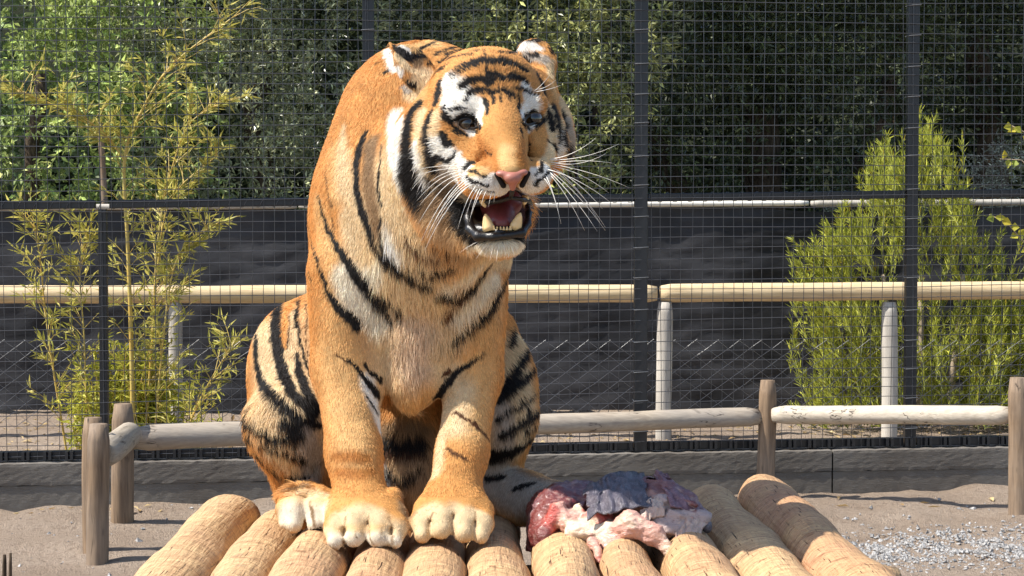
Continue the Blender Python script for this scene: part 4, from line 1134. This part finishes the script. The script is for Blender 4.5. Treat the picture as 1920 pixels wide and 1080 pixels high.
def coat(P, N, laid, jit=0.0):
    """coat colour at points P with normals N"""
    C = np.tile(np.array(COATS['o']), (len(P), 1))
    wob = np.stack([hash_noise(P, 90, s) for s in (1, 2, 3)], 1) - .5
    Pw = P + wob * .008
    if jit: Pw = Pw + rng.normal(0, jit, P.shape)
    # flanks and back that face away carry their own bands
    back = np.clip((N[:, 1] - .05) * 5, 0, 1)
    band = np.sin((P[:, 2] * 1.0 + .35 * np.abs(P[:, 0] + .28) + .05 * hash_noise(P, 9, 5)) * 2 * math.pi / .105)
    kb = (np.clip((band - .45) * 5, 0, 1) * back)[:, None]
    C = C * (1 - kb) + kb * np.array(COATS['k'])
    for col, soft, SP, SN, SW in laid:
        R = SW.max() * (1 + soft) + .004
        lo, hi = SP.min(0) - R, SP.max(0) + R
        idx = np.nonzero(((Pw > lo) & (Pw < hi)).all(1))[0]
        if not len(idx): continue
        for ch in np.array_split(idx, max(1, len(idx) * len(SP) // 6000000 + 1)):
            d = Pw[ch][:, None, :] - SP[None]
            q = np.sqrt((d * d).sum(2)) / SW[None]
            j = q.argmin(1); qm = q[np.arange(len(ch)), j]
            a = np.clip((1 + soft * .5 - qm) / max(soft, .05), 0, 1); a = a * a * (3 - 2 * a)
            a *= np.clip(((N[ch] * SN[j]).sum(1) + .35) * 4, 0, 1)
            C[ch] = C[ch] * (1 - a[:, None]) + a[:, None] * col
    tone = .80 + .26 * hash_noise(P, 34, 21) + .20 * hash_noise(P, 120, 22)      # uneven, slightly dusty coat
    return C * tone[:, None]
# ---- skin mesh, fur and whiskers
NFUR = 470000
def vert_normals(V, Q):
    n = np.cross(V[Q[:, 2]] - V[Q[:, 0]], V[Q[:, 3]] - V[Q[:, 1]])
    N = np.zeros_like(V)
    for k in range(4): np.add.at(N, Q[:, k], n)
    return N / (np.linalg.norm(N, axis=1, keepdims=True) + 1e-12)

def attr_mat(name, rough, spec):
    m = Mat(name, rough, spec); a = m.n('Attribute', attribute_name='Col'); m.color(a.outputs['Color']); return m

def sstep(x, a, b):
    t = np.clip((x - a) / (b - a), 0, 1); return t * t * (3 - 2 * t)

def img(P):
    """photograph direction of points, used to choose coat length by body region"""
    c, s = math.cos(PITCH), math.sin(PITCH)
    z = P[:, 2] - HC; dep = P[:, 1] * c - z * s
    return 960 + FPX * P[:, 0] / dep, 540 - FPX * (P[:, 1] * s + z * c) / dep

def build_tiger():
    T = empty('tiger', (-.25, 4.3, DECK_Z))
    tag(T, 'orange, black and white striped tiger sitting on the log platform with its mouth open', 'tiger')
    eye = Vector((0, 0, HC))
    N = vert_normals(TV, TQ)
    bvh = BVHTree.FromPolygons(TV.tolist(), TQ.tolist())
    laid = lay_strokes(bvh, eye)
    skin = attr_mat('tiger_skin', .75, .15)
    body = mesh_obj('body', TV, TQ, skin.m, T)
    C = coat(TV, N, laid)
    at = body.data.color_attributes.new('Col', 'FLOAT_COLOR', 'POINT')
    at.data.foreach_set('color', np.concatenate([C * .72, np.ones((len(C), 1))], 1).astype(np.float32).ravel())  # skin colour darkened to put shade between the hairs
    # roots, denser on the sides that can be seen
    a, b, c, d = (TV[TQ[:, k]] for k in range(4))
    fn = np.cross(c - a, d - b); area = np.linalg.norm(fn, axis=1) / 2; fn /= (2 * area[:, None] + 1e-12)
    cen = (a + b + c + d) / 4; view = np.array(eye) - cen; view /= np.linalg.norm(view, axis=1, keepdims=True)
    w = area * np.where((fn * view).sum(1) > -.25, 1, .22)
    w *= np.where(np.linalg.norm(cen - np.array(PX(930, 260, 3.85)), axis=1) < .27, 1.7, 1)
    fi = rng.choice(len(TQ), NFUR, p=w / w.sum())
    u, v = rng.random(NFUR)[:, None], rng.random(NFUR)[:, None]
    quad = lambda X: (X[TQ[fi, 0]] * (1 - u) * (1 - v) + X[TQ[fi, 1]] * u * (1 - v) + X[TQ[fi, 2]] * u * v + X[TQ[fi, 3]] * (1 - u) * v)
    R = quad(TV); n = quad(N); n /= np.linalg.norm(n, axis=1, keepdims=True) + 1e-9
    px, py = img(R)
    nose = np.array(PX(958, 310, 3.68)); hd = R - nose; dist = np.linalg.norm(hd, axis=1)
    head = 1 - sstep(dist, .30, .42)
    # length by region
    L = np.full(NFUR, .0095)
    reg = lambda x0, x1, y0, y1, f=25: sstep(px, x0 - f, x0 + f) * (1 - sstep(px, x1 - f, x1 + f)) * sstep(py, y0 - f, y0 + f) * (1 - sstep(py, y1 - f, y1 + f))
    def setl(m, val):
        nonlocal L; L = L * (1 - m) + m * val
    setl(reg(690, 900, 430, 800), .034); setl(reg(700, 860, 740, 960) * (R[:, 1] > 4.2), .038)
    setl(reg(440, 640, 740, 930), .030); setl(reg(900, 1040, 560, 880), .020)
    setl((R[:, 1] < 4.32) * reg(580, 730, 640, 945), .0075); setl((R[:, 1] < 4.32) * reg(790, 940, 660, 935), .0075)
    setl((py > 930) * (R[:, 1] < 4.2) * 1.0, .0045)
    fl = .0045 + .002 * sstep(dist, .05, .14) + .004 * sstep(dist, .14, .24)
    low = sstep(hd[:, 2], .12, -.02)
    fl += .034 * sstep(dist, .19, .28) * low
    L = L * (1 - head) + head * fl
    setl(reg(885, 985, 440, 490, 8) * head, .016)
    setl(reg(715, 800, 60, 200, 10) * head, .012)
    setl(reg(975, 1045, 70, 140, 10) * head, .008)
    # combing
    down = np.array([0.0, .12, -1.0])
    comb = np.tile(down, (NFUR, 1))
    cx = (px - 780) / 300
    comb[:, 0] += np.clip(cx, -.5, .5) * .6 * (py < 620)
    hb = hd / (dist[:, None] + 1e-6) + np.array([0, .5, -.1]) + np.array([0, 0, -.9]) * (sstep(dist, .19, .28) * low)[:, None]
    comb = comb * (1 - head[:, None]) + hb * head[:, None]
    comb -= n * (comb * n).sum(1, keepdims=True); comb /= np.linalg.norm(comb, axis=1, keepdims=True) + 1e-6
    clump = np.stack([hash_noise(R, 70, s) for s in (11, 12, 13)], 1) - .5
    clump2 = np.stack([hash_noise(R, 180, s) for s in (14, 15, 16)], 1) - .5
    comb = comb + clump * .5 + clump2 * .45 + rng.normal(0, .16, (NFUR, 3))
    comb -= n * (comb * n).sum(1, keepdims=True) * .7; comb /= np.linalg.norm(comb, axis=1, keepdims=True) + 1e-6
    L *= rng.uniform(.65, 1.2, NFUR)
    lift = .38 + rng.normal(0, .10, NFUR) + .10 * (hash_noise(R, 50, 9) - .5)
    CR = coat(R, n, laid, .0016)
    # bald spots: eyes, nose leather, inside of the mouth
    keep = np.ones(NFUR, bool)
    for c_, r_ in (((877, 232, 3.80), .021), ((999, 223, 3.83), .020), ((961, 332, 3.66), .026), ((961, 348, 3.675), .014)):
        keep &= np.linalg.norm(R - np.array(PX(*c_)), axis=1) > r_
    q = (R - np.array(PX(936, 407, 3.755))) @ HR.T / np.array([.064, .115, .042]); keep &= (q * q).sum(1) > 1
    q = (R - np.array(PX(902, 405, 3.80))) @ HR.T / np.array([.036, .10, .034]); keep &= (q * q).sum(1) > 1
    R, n, comb, L, lift, CR = (x[keep] for x in (R, n, comb, L, lift, CR)); M = len(R)
    K = 4; pos = np.zeros((M, K, 3)); droop = np.array([0, 0, -1.0])
    for i in range(K):
        t = i / (K - 1)
        pos[:, i] = R - n * .0008 + L[:, None] * (n * (lift * (t - .45 * t * t))[:, None] * 1.4 + comb * (t * (.75 + .25 * t)) + droop * (.10 * t * t))
    cu = bpy.data.hair_curves.new('fur')
    cu.add_curves([K] * M)
    cu.attributes['position'].data.foreach_set('vector', pos.astype(np.float32).ravel())
    rad = np.tile(np.array([.0005, .00045, .00032, .00008]), (M, 1)) * (rng.uniform(.7, 1.15, M) * (.8 + .25 * sstep(L, .01, .03)))[:, None]
    ra = cu.attributes.get('radius') or cu.attributes.new('radius', 'FLOAT', 'POINT')
    ra.data.foreach_set('value', rad.astype(np.float32).ravel())
    CR = np.clip(CR * rng.normal(1.05, .17, M)[:, None], 0.004, .92)
    ca = cu.attributes.new('Col', 'FLOAT_COLOR', 'POINT')                    # shade put into the root colour for depth, paler towards the tips
    CP = CR[:, None, :] * np.array([.72, .92, 1.06, 1.16])[None, :, None]
    ca.data.foreach_set('color', np.concatenate([np.clip(CP, 0, .92), np.ones((M, K, 1))], 2).astype(np.float32).ravel())
    fm = attr_mat('tiger_fur', .55, .25)
    cu.materials.append(fm.m)
    link(bpy.data.objects.new('fur', cu), T)
    return T, bvh

def eyelids(T, bvh):
    for pts, look in (([(860, 227), (866, 223.5), (876, 221.5), (885, 224.5), (891, 231), (895, 241), (887, 240.5), (876, 240.5), (866, 236)], 3.79),
                      ([(983, 229), (986, 221), (994, 215.5), (1004, 214), (1013, 218), (1011, 224), (1004, 230), (994, 233.5), (985, 235)], 3.82)):
        eye = Vector((0, 0, HC)); q = []
        for x, y in pts:
            cx, cy = (877, 231) if x < 930 else (998, 224)
            loc = bvh.ray_cast(eye, (PX(cx + (x - cx) * 1.30, cy + (y - cy) * 1.30, 4) - eye).normalized())[0]
            Y = min(loc.y, look + .012) if loc else look
            q.append(PX(x, y, Y))
        n = len(q); m = [q[i % n].lerp(q[(i + 1) % n], t) for i in range(n) for t in (0, .5)]
        m = [(m[i - 1] + m[i] * 2 + m[(i + 1) % len(m)]) / 4 for i in range(len(m))]; m.append(m[0]); m.append(m[1])
        mb = MB(); mb.tube(m, .0030, 7, False); mb.build('eyelid', M_LID.m, T)
M_LID = Mat('eyelid_skin', .4, .4).color((.010, .008, .007))
M_WHISK = Mat('whisker', .35, .4).color((.85, .82, .74))
def whiskers(T, bvh):
    rw = random.Random(3)
    def one(x0, y0, x1, y1, bend, w=.00085):
        eye = Vector((0, 0, HC)); d = (PX(x0, y0, 4) - eye).normalized()
        loc = bvh.ray_cast(eye, d)[0] or PX(x0, y0, 3.78)
        L = math.hypot(x1 - x0, y1 - y0); end = PX(x1, y1, loc.y - mpx(L, 3.8) * rw.uniform(-.05, .25))
        mid = loc.lerp(end, .5) + Vector((0, -.01, bend)); pts = []
        for i in range(9):
            t = i / 8; pts.append(loc * (1 - t) ** 2 + mid * (2 * t * (1 - t)) + end * t * t)
        mb = MB(); mb.tube(pts, [w * (1.15 - .95 * i / 8) for i in range(9)], 5); mb.build('whisker', M_WHISK.m, T)
    for s in '''1030,300,1160,270,-.02 1032,304,1136,288,-.025 1034,308,1180,352,.012 1035,312,1142,362,.02 1034,314,1130,392,.02 1036,318,1135,426,.025
        1034,322,1135,432,.018 1030,322,1120,434,.015 1030,326,1096,432,.02 1028,318,1150,384,.02 1032,298,1118,258,-.02 1036,306,1150,306,.01
        1024,330,1052,420,.02 1020,334,1046,395,.02 1038,316,1126,420,.03
        868,322,782,376,.03 872,326,786,386,.03 875,330,790,452,.04 878,334,800,448,.04 880,338,806,432,.03 866,316,780,330,.01 868,312,784,318,.008
        884,342,814,425,.03 888,346,830,410,.03 892,350,858,430,.025 896,354,872,412,.02 900,354,880,416,.015 905,356,884,402,.01 872,320,800,346,.02
        876,328,784,420,.045 884,346,796,470,.04 912,358,902,386,.008 922,360,916,388,.005 928,362,926,380,.004'''.split():
        v = [float(q) for q in s.split(',')]; one(*v)
    for s in '''1005,168,1042,150,-.01 1002,172,1056,158,-.006 1000,172,1030,142,-.006 900,452,862,474,.005 912,458,892,486,.0 925,460,918,490,0 935,460,930,492,0 945,460,950,488,0 958,458,966,484,0'''.split():
        v = [float(q) for q in s.split(',')]; one(*v, w=.0006)
# ------------------------------------------------------------------ carcass on the logs
def flesh(name, rough=.32, attr=False, c1=(0, 0, 0), c2=(0, 0, 0), c3=(0, 0, 0), scale=20, streak=(1, 1, 1)):
    m = Mat(name, rough, .5); co = m.coord(streak); a = m.noise(co, scale, 6, .7, 1.0); b = m.noise(co, scale * 6, 4, .65, .5)
    if attr:
        at = m.n('Attribute', attribute_name='Col'); col = m.mix(m.ramp(a, [(.50, (0, 0, 0)), (.68, (.45,) * 3)]), at.outputs['Color'], (.55, .40, .34))
        col = m.mix(m.ramp(b, [(.30, (.55,) * 3), (.46, (0, 0, 0))]), col, (.10, .015, .012))
    else:
        col = m.mix(m.ramp(a, [(.36, (0, 0, 0)), (.62, (1, 1, 1))]), c1, c2); col = m.mix(m.ramp(b, [(.55, (0, 0, 0)), (.70, (.8,) * 3)]), col, c3)
    h = m.n('Math', operation='ADD'); m.l(a, h.inputs[0]); m.l(b, h.inputs[1])
    m.color(col).bump(h.outputs[0], .55, .008); m.b.inputs['Coat Weight'].default_value = .25; m.b.inputs['Coat Roughness'].default_value = .25
    return m.m
def drape(name, corners, mat, T, amp, n=44, m=32, seed=0, thick=.004, sag=.03, fold=(14, 5)):
    """a torn, folded sheet hung between four corners"""
    q = corners; V = []; rr = np.random.default_rng(seed); p0, p1 = rr.uniform(0, 6, 2)
    uu, ww = np.meshgrid(np.linspace(0, 1, n), np.linspace(0, 1, m), indexing='ij')
    e = (hash_noise(np.stack([uu.ravel() * 3, ww.ravel() * 3, uu.ravel() * 0 + seed], 1), 2.3, seed) - .5).reshape(n, m)
    for i in range(n):
        for j in range(m):
            u, w = uu[i, j] + .10 * e[i, j], ww[i, j] + .16 * e[i, j] * math.sin(6 * uu[i, j])
            b = (q[0] * (1 - u) + q[1] * u) * (1 - w) + (q[3] * (1 - u) + q[2] * u) * w
            f = math.sin(fold[0] * u - fold[1] * w + p0 + 2.5 * e[i, j] * 3); g = math.sin(31 * u + 13 * w + p1 + 6 * e[i, j])
            V.append(b + Vector((.5 * amp * g, -.6 * amp * f, sag * math.sin(math.pi * min(max(u, 0), 1)) * (1 - .5 * w) + amp * f + .35 * amp * g - max(0, w - .75) * .06)))
    F = [(i * m + j, i * m + j + 1, (i + 1) * m + j + 1, (i + 1) * m + j) for i in range(n - 1) for j in range(m - 1)]
    o = mesh_obj(name, V, F, mat, T); s = o.modifiers.new('thickness', 'SOLIDIFY'); s.thickness = thick; s.offset = -1; return o
def build_meat():
    T = empty('carcass', (.36, 4.1, DECK_Z)); tag(T, 'raw skinned carcass pieces with dark hide heaped on the logs beside the tiger', 'meat')
    p = PX
    DK, RD, FT, PK, GY, PU = (.16, .032, .028), (.46, .070, .05), (.74, .58, .42), (.62, .33, .25), (.40, .30, .27), (.15, .070, .085)
    E = lambda c, r, col, k=.016, R=None: ('e', p(*c), r, R, k, col)
    K = lambda a, b, r1, r2, col, k=.014: ('c', p(*a), p(*b), r1, r2, k, col)
    prims = [E((1042, 965, 4.16), (.070, .11, .068), DK, .02), E((1018, 1000, 4.10), (.036, .08, .045), DK, .03), E((1085, 940, 4.22), (.085, .09, .050), PU, .03),
             K((1000, 1030, 4.10), (1012, 960, 4.13), .020, .024, DK), K((996, 1000, 4.095), (1008, 950, 4.11), .010, .012, PU, .008), K((1008, 950, 4.11), (1045, 917, 4.15), .012, .013, PU, .008), K((1045, 917, 4.15), (1098, 906, 4.21), .013, .011, PU, .008),
             K((1042, 962, 4.055), (1022, 1000, 4.045), .020, .016, RD, .010), K((1052, 950, 4.06), (1062, 985, 4.04), .014, .018, PK, .008), E((1122, 972, 4.04), (.038, .03, .024), RD, .012), E((1142, 985, 4.02), (.025, .025, .02), RD, .012),
             E((1078, 972, 4.06), (.032, .03, .024), PK, .008), E((1095, 992, 4.015), (.040, .035, .022), FT, .010), K((1068, 996, 4.005), (1130, 1004, 3.985), .014, .015, FT, .010), K((1084, 950, 4.07), (1100, 985, 4.02), .012, .010, FT, .008),
             K((1110, 1000, 3.985), (1140, 988, 3.99), .012, .016, FT, .008), K((1112, 1015, 3.95), (1124, 1046, 3.90), .013, .010, PK, .008), K((1124, 1046, 3.90), (1132, 1062, 3.88), .010, .004, RD, .008),
             K((1140, 1014, 3.985), (1182, 986, 3.97), .026, .033, PK, .012), E((1150, 1022, 3.98), (.036, .035, .026), PK, .014), K((1182, 986, 3.97), (1225, 1002, 3.955), .031, .023, PK, .010), K((1225, 1002, 3.955), (1250, 1024, 3.945), .021, .015, PK, .010),
             K((1250, 1024, 3.945), (1268, 1044, 3.935), .015, .017, FT, .008), E((1180, 972, 3.965), (.018, .02, .012), FT, .010), K((1200, 978, 3.955), (1252, 1018, 3.935), .007, .006, FT, .006),
             E((1225, 955, 4.10), (.055, .07, .046), PK, .02), E((1268, 960, 4.08), (.060, .06, .042), GY, .02), E((1250, 988, 4.03), (.062, .05, .026), GY, .014), K((1258, 966, 4.02), (1322, 973, 4.02), .018, .017, GY, .008),
             K((1236, 942, 4.045), (1290, 938, 4.08), .016, .014, GY, .007), K((1272, 1004, 3.985), (1312, 986, 4.01), .008, .009, GY, .008), K((1205, 978, 4.015), (1232, 945, 4.035), .012, .010, PK, .006), K((1228, 975, 4.01), (1285, 985, 4.0), .009, .008, GY, .006),
             K((1226, 899, 4.12), (1252, 915, 4.10), .018, .022, PU, .01), K((1252, 915, 4.10), (1290, 935, 4.08), .022, .018, PU, .01), K((1290, 935, 4.08), (1316, 960, 4.05), .016, .012, PU, .01), K((1250, 930, 4.06), (1302, 946, 4.035), .008, .008, DK, .006),
             E((1160, 938, 4.16), (.085, .09, .046), DK, .02), E((1210, 925, 4.16), (.05, .06, .042), PU, .02)]
    F = Field(np.array(p(975, 1080, 3.82)) - [0, 0, .0], np.array(p(1345, 870, 4.36)), .0038)
    for q in prims: (F.ell if q[0] == 'e' else F.cone)(*q[1:-1])
    V, Q = F.skin(1); N = vert_normals(V, Q)
    W, C = np.zeros(len(V)), np.zeros((len(V), 3)); Vn = V + np.stack([hash_noise(V, 60, s) - .5 for s in (41, 42, 43)], 1) * .030
    for q in prims:                                                       # each tissue keeps its colour, with ragged borders
        if q[0] == 'e': d = (np.linalg.norm((Vn - np.array(q[1])) / np.array(q[2]), axis=1) - 1) * min(q[2])
        else:
            a, b = np.array(q[1]), np.array(q[2]); t = np.clip(((Vn - a) @ (b - a)) / ((b - a) @ (b - a)), 0, 1); d = np.linalg.norm(Vn - a - t[:, None] * (b - a), axis=1) - (q[3] + (q[4] - q[3]) * t)
        w = np.exp(-np.clip(d, -.02, .1) / .0022); W += w; C += w[:, None] * np.array(q[-1])
    C /= W[:, None]
    V = V + N * ((hash_noise(V * [1, 1, 1.6], 38, 51) - .5) * .010 + (hash_noise(V * [1, 1, 2.0], 110, 52) - .5) * .005)[:, None]
    o = mesh_obj('flesh', V, Q, flesh('raw_flesh', attr=True, scale=26, streak=(1, 1, 2)), T)
    at = o.data.color_attributes.new('Col', 'FLOAT_COLOR', 'POINT'); at.data.foreach_set('color', np.concatenate([C, np.ones((len(C), 1))], 1).astype(np.float32).ravel())
    HIDE = flesh('dark_hide', .30, c1=(.035, .030, .042), c2=(.11, .095, .115), c3=(.28, .26, .29), scale=24, streak=(2.5, 1, 1))
    PURP = flesh('purple_membrane', .30, c1=(.10, .04, .055), c2=(.22, .12, .14), c3=(.36, .25, .26), scale=24)
    SKIN = flesh('pale_skin', .36, c1=(.40, .27, .22), c2=(.52, .39, .31), c3=(.48, .20, .17), scale=24)
    drape('hide', [p(1090, 920, 4.11), p(1206, 884, 4.20), p(1218, 940, 4.00), p(1106, 960, 3.97)], HIDE, T, .003, seed=3, sag=.022)
    drape('membrane', [p(1224, 890, 4.16), p(1252, 893, 4.14), p(1322, 962, 4.02), p(1258, 938, 4.01)], PURP, T, .002, n=24, m=40, seed=5, sag=.012)
    drape('membrane', [p(1000, 945, 4.16), p(1100, 903, 4.24), p(1098, 940, 4.11), p(1014, 985, 4.04)], PURP, T, .005, seed=8, sag=.014)
    drape('skin_flap', [p(1200, 948, 4.02), p(1244, 936, 4.04), p(1246, 958, 4.00), p(1204, 970, 3.985)], SKIN, T, .002, n=24, m=18, seed=6, sag=.01)
    drape('skin_flap', [p(1262, 962, 4.03), p(1334, 968, 4.02), p(1310, 1000, 3.97), p(1268, 1018, 3.95)], SKIN, T, .0025, n=26, m=20, seed=7, sag=.012)
    sdf_part('hoof', [('e', p(1326, 987, 4.015), (.013, .015, .017), None, .01)], HIDE, T, .003, rough=.004)
# ------------------------------------------------------------------ put the place together
build_ground(); build_kerb(); build_cloth_fence(); build_back_rail(); build_mesh_fence(); build_front_fence(); build_trees()
build_platform(); build_shrub(); build_bamboo(); build_litter()
scatter_stones('gravel', 'band of pale grey crushed stone on the sand beside the platform', 'gravel', 7000, gravel_pos, lambda n: rng.uniform(.004, .013, n), M_STONE.m)
scatter_stones('pebbles', 'small pale pebbles strewn over the sandy soil', 'pebbles', 1100, pebble_pos, lambda n: rng.exponential(.0035, n) + .002, M_STONE.m)
build_meat()
tiger, skin_bvh = build_tiger(); face_parts(tiger); whiskers(tiger, skin_bvh); eyelids(tiger, skin_bvh)
